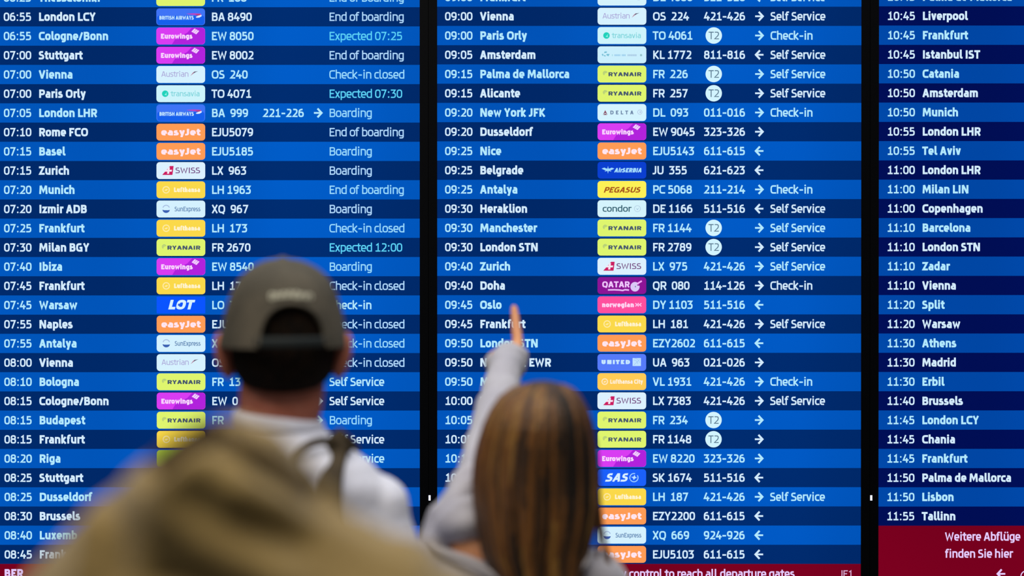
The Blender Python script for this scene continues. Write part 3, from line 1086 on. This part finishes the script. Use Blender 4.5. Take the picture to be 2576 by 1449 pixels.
shirt_m = matte('shirt_white', '#DFE3F4', .85, '#D6DBF0', 12, bump=.15, bscale=80)
Pm = [('loft', [(HX - .006, YM - .008, HZ - .106, .056, .060), (HX - .004, YM - .01, HZ - .124, .068, .068), (HX, YM - .012, HZ - .148, .098, .078), (HX, YM - .012, HZ - .17, .130, .088),
                (HX, YM - .01, HZ - .20, .152, .100), (HX, YM, HZ - .25, .166, .112), (HX, YM, 1.22, .170, .120), (HX, YM, 1.08, .158, .115), (HX, YM, .95, .160, .120), (HX, YM, .84, .168, .125)])]
for k in (-1, 1):
    Pm += [('cap', (HX + k * .132, YM, 1.345), .054, (HX + k * .150, YM - .004, 1.22), .056), ('cap', (HX + k * .150, YM - .004, 1.22), .056, (HX + k * .168, YM - .008, 1.10), .050)]


def shirt_fold(co):
    z, x = co.z, co.x - HX
    f = .004 * math.sin(z * 70 + x * 30) * max(0, min(1, (x - .02) * 14)) * max(0, min(1, (1.38 - z) * 10))
    return f + .004 * noise.noise(V((co.x * 14, co.y * 14, co.z * 22)))


blob('shirt', Pm, .006, shirt_m, man, 6, shirt_fold)
# ribbed collar
bm = bmesh.new()
N = 40
rr = []
for i in range(N):
    a = 2 * PI * i / N
    c = V((HX - .007 + .062 * math.cos(a), YM - .008 + .066 * math.sin(a), HZ - .110 - .009 * math.cos(a)))
    o_ = V((math.cos(a), math.sin(a), 0))
    rr.append([bm.verts.new(c + o_ * .005 * math.cos(b) + UP * .012 * math.sin(b)) for b in [2 * PI * j / 8 for j in range(8)]])
for i in range(N):
    for j in range(8):
        bm.faces.new((rr[i][j], rr[(i + 1) % N][j], rr[(i + 1) % N][(j + 1) % 8], rr[i][(j + 1) % 8]))
bm_obj('collar', bm, [shirt_m], man, True)
Pt = [('loft', [(HX, YM, .90, .150, .112), (HX, YM, .82, .158, .115), (HX, YM, .76, .16, .11)])]
for k in (-1, 1):
    Pt += [('cap', (HX + k * .082, YM, .82), .090, (HX + k * .092, YM, .48), .066), ('cap', (HX + k * .092, YM, .48), .066, (HX + k * .097, YM - .01, .12), .055)]
    shoe(HX + k * .096, YM, 0, man, black_shoe)
blob('trousers', Pt, .009, jeans, man, 6, cloth_noise(12, .006))

# short dark hair
hair_tab = [(668, 668, 762), (690, 640, 790), (730, 615, 820), (780, 598, 838), (830, 588, 848), (880, 586, 850), (915, 590, 845), (945, 602, 833), (965, 618, 815), (982, 645, 788), (992, 675, 758)]
bm = bmesh.new()
loft_bm(bm, px_rings(hair_tab, YM, [.02, .042, .066, .086, .092, .093, .089, .080, .070, .050, .025], -.018), 64, 3,
        lambda a, z: .0022 * noise.noise(V((math.cos(a) * 9, math.sin(a) * 9, z * 120))))
bm_obj('hair', bm, [matte('hair_dark', '#0A0705', .85, '#1E130A', 90, bump=.8, bscale=260, stretch=(1, 1, .3), spec=.12)], man, True)

# the cap: panelled crown with an arched opening at the back, strap, brim, button and stitched mark
cap_m = matte('cap_cloth', '#59544A', .9, '#4A473F', 18, bump=.25, bscale=300)
cap = tag(bpy.data.objects.new('baseball_cap', None), 'dark grey-brown baseball cap worn peak forwards, small white mark at back', None)
COL.objects.link(cap)
cap.parent = man
cap.matrix_parent_inverse = man.matrix_world.inverted()
bpy.data.objects.remove(cap)
cap_tab = [(655, 702, 722), (659, 676, 750), (668, 652, 776), (684, 627, 803), (708, 605, 826), (740, 588, 843), (780, 575, 855), (820, 567, 863), (850, 561, 869), (872, 558, 872)]
cr = px_rings(cap_tab, YM, lambda rx: rx * 1.18 + .014, -.004)
bm = bmesh.new()
vs = loft_bm(bm, cr, 96, 5)
YB = YM - .11
arch_c = at(733, 868, YB).x
z_top, z_bot = at(0, 764, YB).z, at(0, 880, YB).z
hw = .045


def in_arch(co):
    if co.y > YM or co.z > z_top:
        return False
    t = (co.z - z_bot) / (z_top - z_bot)
    return abs(co.x - arch_c) < hw * math.sqrt(max(0, 1 - t ** 2.2))


rest = [f for f in bm.faces if len(f.verts) > 8 and f.calc_center_median().z < HZ + .03]
bmesh.ops.delete(bm, geom=rest, context='FACES')
bmesh.ops.delete(bm, geom=[f for f in bm.faces if in_arch(f.calc_center_median())], context='FACES')
crown = bm_obj('cap_crown', bm, [cap_m], man, True)
tag(crown, 'dark grey-brown cap with arched back opening')
so = crown.modifiers.new('thick', 'SOLIDIFY')
so.thickness = .003
so.offset = 1


def on_cap(x, z, out=.002):
    """Point on the back of the crown at height z and x."""
    for a, b in zip(cr, cr[1:]):
        if a[2] >= z >= b[2]:
            t = (a[2] - z) / (a[2] - b[2])
            cx, cy, _, rx, ry = [p + (q - p) * t for p, q in zip(a, b)]
            u = max(-.999, min(.999, (x - cx) / rx))
            return V((x, cy - (ry + out) * math.sqrt(1 - u * u), z))
    c = cr[-1]
    u = max(-.999, min(.999, (x - c[0]) / c[3]))
    return V((x, c[1] - (c[4] + out) * math.sqrt(1 - u * u), z))


apts = []
for i in range(17):
    a = PI * i / 16
    x = arch_c + hw * 1.0 * math.cos(a)
    z = z_bot + .006 + (z_top - z_bot - .006) * abs(math.sin(a)) ** .8
    apts.append(on_cap(x, z, .004))
tube('arch_binding', apts, .0032, cap_m, crown)
spts = [on_cap(arch_c + hw * 1.12 * math.cos(PI * i / 10), at(0, 861, YB).z, .003) for i in range(11)]
tube('adjuster_strap', spts, .0075, matte('strap_dark', '#20282B', .7), crown, flat=.25, up=V((0, -1, 0)))
bm = bmesh.new()
bmesh.ops.create_uvsphere(bm, u_segments=16, v_segments=10, radius=.008, matrix=Matrix.Translation((cr[0][0], YM - .004, cr[0][2] + .002)) @ Matrix.Diagonal((1, 1, .5, 1)))
bm_obj('cap_button', bm, [cap_m], crown, True)
seam_m = matte('cap_seam', '#55524A', .9)
for k in range(6):
    a = -PI / 2 + k * PI / 3
    if k == 0:
        rng = [r for r in cr if r[2] > z_top + .004]
    else:
        rng = cr
    tube('panel_seam', [(r[0] + (r[3] + .003) * math.cos(a), r[1] + (r[4] + .003) * math.sin(a), r[2]) for r in rng], .0011, seam_m, crown, seg=6)
for i in range(7):
    x = at(685 + i * 15, 742, YB).x
    z = at(0, 742, YB).z - .001 * abs(i - 3)
    h = (.0085, .006, .0065, .0062, .008, .006, .0065)[i] * .55
    tube('stitched_letter', [on_cap(x - .0022, z - h, .005), on_cap(x - .0024, z + h, .005), on_cap(x + .0024, z + h * .6, .005), on_cap(x + .002, z - h, .005)], .0016, matte('thread_white', '#C2C2B2', .8), crown, seg=6)
# brim on the far side
bm = bmesh.new()
zb_ = HZ + .045
top, bot = [], []
for j in range(7):
    r = j / 6
    row, row2 = [], []
    for i in range(21):
        a = math.radians(25 + 130 * i / 20)
        rx, ry = .082, .098
        x = HX + rx * math.cos(a) * (1 + .02 * r)
        y = YM + ry * math.sin(a) + r * .072 * max(0, math.sin(a)) ** .7
        z = zb_ - .02 * r - .014 * (math.cos(a) ** 2) * (1 + r)
        row.append(bm.verts.new((x, y, z + .0018)))
        row2.append(bm.verts.new((x, y, z - .0018)))
    top.append(row)
    bot.append(row2)
for T_, s_ in ((top, 1), (bot, -1)):
    for j in range(6):
        for i in range(20):
            f = (T_[j][i], T_[j][i + 1], T_[j + 1][i + 1], T_[j + 1][i])
            bm.faces.new(f if s_ > 0 else f[::-1])
edge = [(top[6][i], bot[6][i]) for i in range(21)]
for (a, b), (c, d) in zip(edge, edge[1:]):
    bm.faces.new((a, b, d, c))
bm_obj('brim', bm, [cap_m], crown, True)

# shoulder bag of the man
bag_m = matte('bag_canvas', '#4A4030', .85, '#3C3428', 30, bump=.3, bscale=150)
bag = empty('shoulder_bag', (HX + .05, YM - .15, .95), 'dark olive bag strap over the right shoulder of the white shirt', 'bag')


def on_shirt(px, py, out):
    p = at(px, py, YM - .11)
    best = None
    for z, rx, ry in ((HZ - .108, .063, .062), (HZ - .145, .100, .078), (HZ - .17, .130, .088), (HZ - .20, .152, .100), (HZ - .25, .166, .112), (1.22, .172, .120), (1.08, .17, .118), (.84, .17, .125)):
        if best is None or abs(z - p.z) < best[0]:
            best = (abs(z - p.z), rx, ry)
    u = max(-.95, min(.95, (p.x - HX) / best[1]))
    return V((p.x, YM - .01 - (best[2] + out) * math.sqrt(1 - u * u), p.z))


st = [V((HX - .06, YM - .172, 1.03)), V((HX - .15, YM - .12, 1.02)), V((HX - .185, YM, 1.03)), V((HX - .12, YM + .12, 1.10)), V((HX + .03, YM + .14, 1.25)), V((at(868, 1098, YM).x, YM + .10, 1.36)), V((at(872, 1098, YM).x, YM + .04, HZ - .155)), V((at(866, 1098, YM).x, YM - .03, HZ - .150)), on_shirt(850, 1112, .012), on_shirt(838, 1150, .012),
      on_shirt(832, 1195, .012), on_shirt(832, 1250, .013), on_shirt(842, 1310, .014), on_shirt(862, 1390, .016), on_shirt(870, 1470, .018), V((HX + .115, YM - .145, 1.14)), V((HX + .12, YM - .165, 1.03))]
tube('strap', st, .0165, bag_m, bag, flat=.28)
tube('keeper_strap', [on_shirt(838, 1118, .014), on_shirt(800, 1114, .014), on_shirt(765, 1126, .014), on_shirt(742, 1150, .012), on_shirt(735, 1190, .012)], .006, bag_m, bag, flat=.4)
blob('pouch', [('loft', [(HX + .03, YM - .165, 1.08, .10, .03), (HX + .03, YM - .17, 1.04, .115, .045), (HX + .03, YM - .17, .90, .12, .05), (HX + .03, YM - .17, .84, .105, .035)])], .006, bag_m, bag, 5)

# ------------------------------------------------------------------ the woman who points
YW = -2.8
wc = at(1350, 1150, YW)
WX = wc.x
wtop = at(1360, 957, YW).z
WHZ = wtop - .118
woman = empty('person', (WX, YW, 0), 'person with long brown hair and grey sweater pointing an arm up at the middle display', 'person')
wh = V((WX, YW + .02, WHZ))
LS = at(1164, 1300, YW)                     # left shoulder joint, lifted
HB = at(1304, 870, -2.25)                   # base of the pointing finger
TIP = at(1293, 776, -2.195)
arm_d = (HB - LS).normalized()
tside = V((1, .1, .35)).normalized()
WRL = HB - (arm_d * (.088 - .027 * .25) + tside * .027) * .84
ELB = LS + (WRL - LS) * .53 + V((-.004, -.02, -.02))
RS = at(1508, 1452, YW)
P = head_prims(wh, .97)
P += [('loft', [(WX, YW + .01, WHZ - .03, .05, .054), (WX, YW + .006, WHZ - .09, .050, .052), (WX, YW + .002, WHZ - .125, .058, .053), (WX, YW, WHZ - .150, .11, .055)]),
      ('loft', [(WX, YW, 1.225, .11, .055), (WX, YW, 1.17, .135, .075), (WX, YW, 1.08, .125, .085), (WX, YW, .95, .105, .08), (WX, YW, .86, .13, .095), (WX, YW, .78, .14, .10)]),
      ('cap', at(1270, 1396, YW), .034, at(1165, 1386, YW), .028), ('cap', at(1165, 1380, YW), .028, LS + V((.010, 0, -.004)), .019),
      ('cap', LS + V((.010, 0, -.004)), .020, ELB + V((.006, 0, 0)), .023), ('cap', ELB + V((.006, 0, 0)), .023, WRL, .019)]
palm_n = V((.05, .75, -.6))
P += hand(WRL, arm_d, palm_n, tside, (0.02, 1.5, 1.55, 1.6, .9), .84, 0.3, {0: (TIP - HB)}, palm_n * .8 + arm_d * .5 + tside * .05)
El = V((RS.x + .02, YW - .02, .95))
Wr = V((RS.x + .01, YW + .07, .74))
P += [('cap', (WX + .05, YW, 1.20), .04, RS, .040), ('cap', RS, .040, El, .031), ('cap', El, .031, Wr, .021)]
P += hand(Wr, (Wr - El), V((-1, .2, 0)), V((0, 1, 0)), (.3, .35, .38, .4, .2), .92)
for k in (-1, 1):
    P += [('cap', (WX + k * .075, YW, .80), .075, (WX + k * .078, YW, .45), .048), ('cap', (WX + k * .078, YW, .45), .046, (WX + k * .08, YW - .01, .09), .031),
          ('cap', (WX + k * .08, YW - .01, .055), .031, (WX + k * .08, YW + .10, .032), .022)]
blob('body', P, .0042, skin_f, woman, 4)
eyes(wh, .97, woman)

knit = matte('sweater_grey', '#B8B8C4', .95, '#ACACBA', 16, bump=.3, bscale=220, sheen=.3)
Ps = [('loft', [(WX - .003, YW - .004, 1.222, .118, .072), (WX, YW - .004, 1.205, .142, .084), (WX, YW - .002, 1.16, .152, .094), (WX, YW, 1.06, .145, .10), (WX, YW, .95, .135, .10), (WX, YW, .82, .15, .115), (WX, YW, .76, .15, .115)]),
      ('cap', at(1074, 1400, YW - .02), .026, at(1140, 1436, YW - .03), .030), ('cap', at(1140, 1436, YW - .03), .030, at(1240, 1480, YW - .03), .035),
      ('cap', (WX + .085, YW - .004, 1.188), .046, RS + V((-.004, 0, -.006)), .050), ('cap', RS + V((-.004, 0, -.006)), .050, El, .045), ('cap', El, .045, Wr, .034)]
sweater = blob('sweater', Ps, .0055, knit, woman, 6, cloth_noise(16, .008))
cuff_c = at(1280, 902, -2.262)
WS = WRL + V((.009, 0, 0))
ES = ELB + V((.008, 0, 0))
MS = LS + (ELB - LS) * .35 + V((.006, 0, 0))
Pa = [('ell', at(1150, 1314, YW), (.044, .052, .035)), ('cap', at(1150, 1306, YW), .038, MS, .039),
      ('cap', at(1225, 1312, YW), .034, at(1150, 1306, YW), .037), ('cap', at(1118, 1305, YW), .028, at(1082, 1376, YW - .01), .026),
      ('cap', MS, .039, ES, .0375), ('cap', ES, .0375, WS, .0330),
      ('cap', WS, .0330, cuff_c - arm_d * .02, .0375), ('cap', cuff_c - arm_d * .02, .0375, cuff_c, .034), ('cap', cuff_c, .03, cuff_c + V((.016, 0, .006)), .022),
      ('cap', HB + V((-.008, .004, -.014)), .020, HB - tside * .042 + V((0, .006, -.014)), .026), ('cap', HB + V((-.008, .03, -.03)), .022, HB - tside * .040 + V((0, .03, -.03)), .022)]


def sleeve_fold(co):
    q = co - LS
    s = q.dot(arm_d)
    side = q.cross(arm_d).length
    a = 0.0
    for s0, amp, w in ((.018, -.009, .0075), (.077, -.009, .0075), (-.01, .004, .014), (.048, .007, .012), (.105, .005, .014), (.25, .003, .014), (.38, .003, .016), (.50, .004, .012)):
        a += amp * math.exp(-((s - s0 - q.x * .8) / w) ** 2)
    return a - .004 + .004 * noise.noise(V((co.x * 22, co.y * 22, co.z * 22)))


sl = blob('raised_sleeve', Pa, .0048, knit, woman, 5, sleeve_fold)
tube('neckline_trim', [at(1082, 1362, YW - .03), at(1100, 1380, YW - .048), at(1140, 1399, YW - .060), at(1190, 1417, YW - .068), at(1240, 1446, YW - .075), at(1300, 1480, YW - .095), at(1400, 1470, YW - .09), at(1470, 1420, YW - .07), at(1480, 1385, YW - .03)], .0045, matte('trim_knit', '#A6A3A8', .9), woman)
Pt = [('loft', [(WX, YW, .82, .135, .10), (WX, YW, .76, .15, .112), (WX, YW, .70, .15, .105)])]
for k in (-1, 1):
    Pt += [('cap', (WX + k * .075, YW, .76), .084, (WX + k * .079, YW, .45), .06), ('cap', (WX + k * .079, YW, .45), .06, (WX + k * .082, YW - .01, .12), .05)]
    shoe(WX + k * .081, YW, 0, woman, white_shoe, .92)
blob('trousers', Pt, .009, jeans, woman, 6, cloth_noise(12, .006))

# long straight hair: an inner shell and many flat locks over it, parted at the crown
hair_cols = [matte('hair_auburn', '#744A1C', .42, '#603C14', 30, stretch=(6, 6, .6), bump=.5, bscale=60, spec=.5),
             matte('hair_chestnut', '#4A2F12', .45, '#38230C', 30, stretch=(6, 6, .6), bump=.5, bscale=60, spec=.5),
             matte('hair_umber', '#1E1308', .5, '#150C04', 30, stretch=(6, 6, .6), bump=.5, bscale=60, spec=.4),
             matte('hair_honey', '#8E682E', .4, '#7A5622', 30, stretch=(6, 6, .6), bump=.5, bscale=60, spec=.5)]
htab = [(960, 1342, 1388), (966, 1318, 1412), (978, 1288, 1436), (998, 1262, 1456), (1028, 1240, 1474), (1068, 1221, 1487), (1110, 1207, 1495), (1155, 1197, 1500), (1205, 1193, 1503),
        (1260, 1196, 1503), (1320, 1205, 1492), (1380, 1218, 1474), (1449, 1250, 1458), (1530, 1275, 1450), (1620, 1300, 1440)]
hr = px_rings(htab, YW, [.03, .05, .072, .09, .102, .108, .108, .102, .094, .086, .078, .066, .056, .045, .03], 0)
offs = [.0, .0, -.002, -.004, -.006, -.008, -.010, -.014, -.020, -.028, -.036, -.046, -.056, -.064, -.070]
hr = [(a, b + o, c, d * .985, e) for (a, b, c, d, e), o in zip(hr, offs)]
# lower down the shell keeps clear of the face: only the back half is deep
bm = bmesh.new()


def face_open(a, z):
    f = math.sin(a)
    if f > 0 and z < WHZ + .07:
        return -.060 * f ** .7
    return .003 * noise.noise(V((math.cos(a) * 7, math.sin(a) * 7, z * 3)))


loft_bm(bm, hr, 72, 3, face_open)
for f in bm.faces:
    f.material_index = 0
rnd = random.Random(11)
nl = 190
for i in range(nl):
    a = PI * .93 + (PI * 1.14) * (i + rnd.random()) / nl
    own = rnd.uniform(-.22, .22)

    def shade(z):
        q = .50 + .8 * noise.noise(V((a * 4.6 + z * 1.6, 3.1 + z * 3.0, .7))) + own + .22 * max(0, 1 - (hr[0][2] - z) / .09)  # last term colours locks lighter near the crown, imitating light from above
        return 2 if q < .28 else 0 if q < .50 else 1 if q < .80 else 3
    ph, am = rnd.random() * 6.28, rnd.uniform(.01, .05)
    end = rnd.randint(10, 14)
    pts = []
    start = rnd.choice((1, 1, 2, 2, 3))
    for j in range(start, end + 1):
        cx, cy, z, rx, ry = hr[j]
        aa = a + am * math.sin(ph + z * 9)
        pts.append(V((cx + (rx + .0022) * math.cos(aa), cy + (ry + .0022) * math.sin(aa), z)))
    wid = rnd.uniform(.003, .0062)
    n0 = len(bm.faces)
    prev = None
    Q = []
    for q0, q1 in zip(pts, pts[1:]):
        Q += [q0, q0.lerp(q1, .5)]
    Q.append(pts[-1])
    for j, q in enumerate(Q):
        t = j / (len(Q) - 1)
        w = wid * min(1, .35 + t * 5) * (1 - t ** 6 * .8)
        out = V((math.cos(a), math.sin(a), 0))
        side = V((-math.sin(a), math.cos(a), 0))
        if j < 5:
            out = (out + UP * (1 - j / 5)).normalized()
        ringv = [bm.verts.new(q + side * w * math.cos(b) + out * w * .55 * math.sin(b)) for b in (0, PI / 3, 2 * PI / 3, PI, 4 * PI / 3, 5 * PI / 3)]
        if prev:
            for k in range(6):
                f = bm.faces.new((prev[k], prev[(k + 1) % 6], ringv[(k + 1) % 6], ringv[k]))
                f.material_index = shade(q.z)
        prev = ringv
# loose strands on the right
for x0, x1, x2, x3, w in ((1500, 1508, 1516, 1532, .003), (1498, 1506, 1520, 1540, .0022), (1494, 1500, 1506, 1500, .0026), (1490, 1492, 1486, 1470, .003)):
    pts = [at(x0, 1180, YW - .02), at(x1, 1270, YW - .025), at(x2, 1350, YW - .03), at(x3, 1440, YW - .035)]
    prev = None
    for j in range(13):
        t = j / 12 * 3
        i0 = min(int(t), 2)
        q = pts[i0].lerp(pts[i0 + 1], t - i0)
        ringv = [bm.verts.new(q + V((w * math.cos(b), w * math.sin(b), 0))) for b in (0, PI / 2, PI, 3 * PI / 2)]
        if prev:
            for k in range(4):
                f = bm.faces.new((prev[k], prev[(k + 1) % 4], ringv[(k + 1) % 4], ringv[k]))
                f.material_index = 1
        prev = ringv
bmesh.ops.recalc_face_normals(bm, faces=bm.faces)
me = bpy.data.meshes.new('hair')
bm.to_mesh(me)
bm.free()
for p in me.polygons:
    p.use_smooth = True
link('hair', me, woman, [hair_cols[1], hair_cols[0], hair_cols[2], hair_cols[3]])
for p in me.polygons:
    p.material_index = {0: 0, 1: 1, 2: 2, 3: 3}[p.material_index]

# ------------------------------------------------------------------ the figure close to the camera, in a khaki headscarf
YF = -4.50
fc = at(555, 1425, YF)
FX, FZ = fc.x, fc.z
SX = at(690, 1500, YF).x
fg = empty('person', (FX, YF, 0), 'nearest person, wrapped in a loose khaki-beige headscarf, blurred at bottom left', 'person')
FH = (FX, YF + .028, FZ)
P = head_prims(FH, .84)
P += [('loft', [(FX, YF, FZ - .03, .045, .048), (FX + .01, YF, FZ - .11, .047, .048), (SX, YF, FZ - .15, .10, .055)]),
      ('loft', [(SX, YF, FZ - .15, .11, .055), (SX, YF, FZ - .20, .14, .075), (SX, YF, 1.1, .130, .088), (SX, YF, .95, .118, .085), (SX, YF, .84, .145, .10)])]
scarf_m = matte('scarf_khaki', '#8A7544', .95, '#7A6639', 9, bump=.3, bscale=160, sheen=.3)
coat_m = matte('coat_khaki', '#75653F', .95, '#6A5B38', 9, bump=.3, bscale=160)
fhands = []
for k in (-1, 1):
    S = V((SX + k * .142, YF, FZ - .195))
    El = V((SX + k * .17, YF - .01, FZ - .45))
    Wr = V((SX + k * .16, YF + .08, FZ - .66))
    fhands.append((S, El, Wr))
    P += [('cap', S, .04, El, .032), ('cap', El, .032, Wr, .022)]
    P += hand(Wr, (Wr - El), V((-k, .2, 0)), V((0, 1, 0)), (.3, .32, .35, .38, .2), .9)
    P += [('cap', (SX + k * .08, YF, .84), .075, (SX + k * .085, YF, .46), .048), ('cap', (SX + k * .085, YF, .46), .046, (SX + k * .088, YF - .01, .09), .031),
          ('cap', (SX + k * .088, YF - .01, .055), .031, (SX + k * .088, YF + .10, .032), .022)]
    shoe(SX + k * .09, YF, 0, fg, black_shoe, .93)
blob('body', P, .0048, skin_f, fg, 5)
eyes(FH, .84, fg)
scarf_m = matte('scarf_khaki', '#8A7544', .95, '#7A6639', 9, bump=.3, bscale=160, sheen=.3)
coat_m = matte('coat_khaki', '#75653F', .95, '#6A5B38', 9, bump=.3, bscale=160)
ftab = [(1047, 540, 592), (1057, 510, 628), (1077, 474, 668), (1104, 438, 705), (1137, 396, 742), (1175, 345, 780), (1217, 292, 815), (1262, 250, 848), (1308, 200, 895), (1353, 160, 975), (1400, 112, 1072), (1449, 68, 1180), (1510, 30, 1260), (1600, 0, 1330), (1750, -10, 1370), (1950, 0, 1390), (2120, -5, 1395)]
fr = px_rings(ftab, YF, [.02, .04, .060, .076, .088, .095, .098, .100, .102, .106, .112, .118, .122, .126, .130, .134, .136], -.006)
zc0 = fr[-1][2]
YS = YF - .10


def fold_line(pts, amp, w):
    return [V((at(a, b, YS).x, at(a, b, YS).z)) for a, b in pts], amp, w * .00026


FOLDS = [fold_line(p, a, w) for p, a, w in (
    ([(365, 1200), (430, 1145), (505, 1098)], -.020, 26),
    ([(545, 1105), (620, 1150), (690, 1195), (760, 1255), (860, 1310)], -.014, 27),
    ([(480, 1180), (405, 1240), (420, 1310), (500, 1365), (640, 1420), (720, 1460)], .007, 44),
    ([(640, 1090), (730, 1165), (850, 1250), (930, 1310)], .008, 30),
    ([(600, 1240), (720, 1300), (900, 1390), (1050, 1449)], .008, 42),
    ([(510, 1250), (600, 1310), (760, 1380)], -.005, 26),
    ([(400, 1440), (490, 1455), (640, 1500)], -.008, 28),
    ([(250, 1270), (290, 1350), (300, 1449)], -.005, 26),
    ([(210, 1330), (200, 1449), (180, 1520)], .010, 34),
    ([(760, 1290), (860, 1345), (960, 1400)], -.005, 26))]


def scarf_fold(co):
    """Draped folds that run from the crown down over both shoulders."""
    v = .004 * noise.noise(co * 13)
    if co.y > YF + .02:
        return v
    q = V((co.x, co.z))
    for line, amp, w in FOLDS:
        best = 1e9
        for a, b in zip(line, line[1:]):
            ab = b - a
            t = max(0, min(1, (q - a).dot(ab) / ab.length_squared))
            best = min(best, (q - a - ab * t).length)
        if best < w * 3:
            v += amp * math.exp(-(best / w) ** 2)
    return v


scarf = blob('headscarf', [('loft', fr)], .0045, scarf_m, fg, 6, scarf_fold)


def on_scarf(px, py, out):
    p = at(px, py, YS)
    for a, b in zip(fr, fr[1:]):
        if a[2] >= p.z >= b[2]:
            t = (a[2] - p.z) / (a[2] - b[2])
            cx, cy, _, rx, ry = [m + (n - m) * t for m, n in zip(a, b)]
            u = max(-.97, min(.97, (p.x - cx) / rx))
            return V((p.x, cy - (ry + out) * math.sqrt(1 - u * u), p.z))
    return p


tube('crease_shade', [on_scarf(372, 1192, -.008), on_scarf(430, 1145, -.008), on_scarf(475, 1113, -.008), on_scarf(518, 1094, -.008)], .0085, matte('crease_shade_brown', '#3A2A1A', .95, bump=.3, bscale=160), scarf, flat=.7)  # dark brown tube sunk in the left crease, coloured to stand in for its shadow
tube('crease_shade', [on_scarf(540, 1102, -.014), on_scarf(620, 1150, -.014), on_scarf(690, 1195, -.014), on_scarf(770, 1262, -.014)], .0045, matte('crease_shade_brown', '#3A2A1A'), scarf, flat=.7)  # thinner dark tube painting the shade of the right crease
Pc = [('loft', [(SX, YF, zc0 + .03, .155, .100), (SX, YF, 1.20, .165, .115), (SX, YF, 1.05, .150, .112), (SX, YF, .85, .165, .125), (SX, YF, .5, .185, .15), (SX, YF, .35, .195, .16)])]
for S, El, Wr in fhands:
    Pc += [('cap', S, .050, El, .048), ('cap', El, .048, Wr, .040)]
blob('coat', Pc, .008, coat_m, fg, 6, cloth_noise(10, .012))
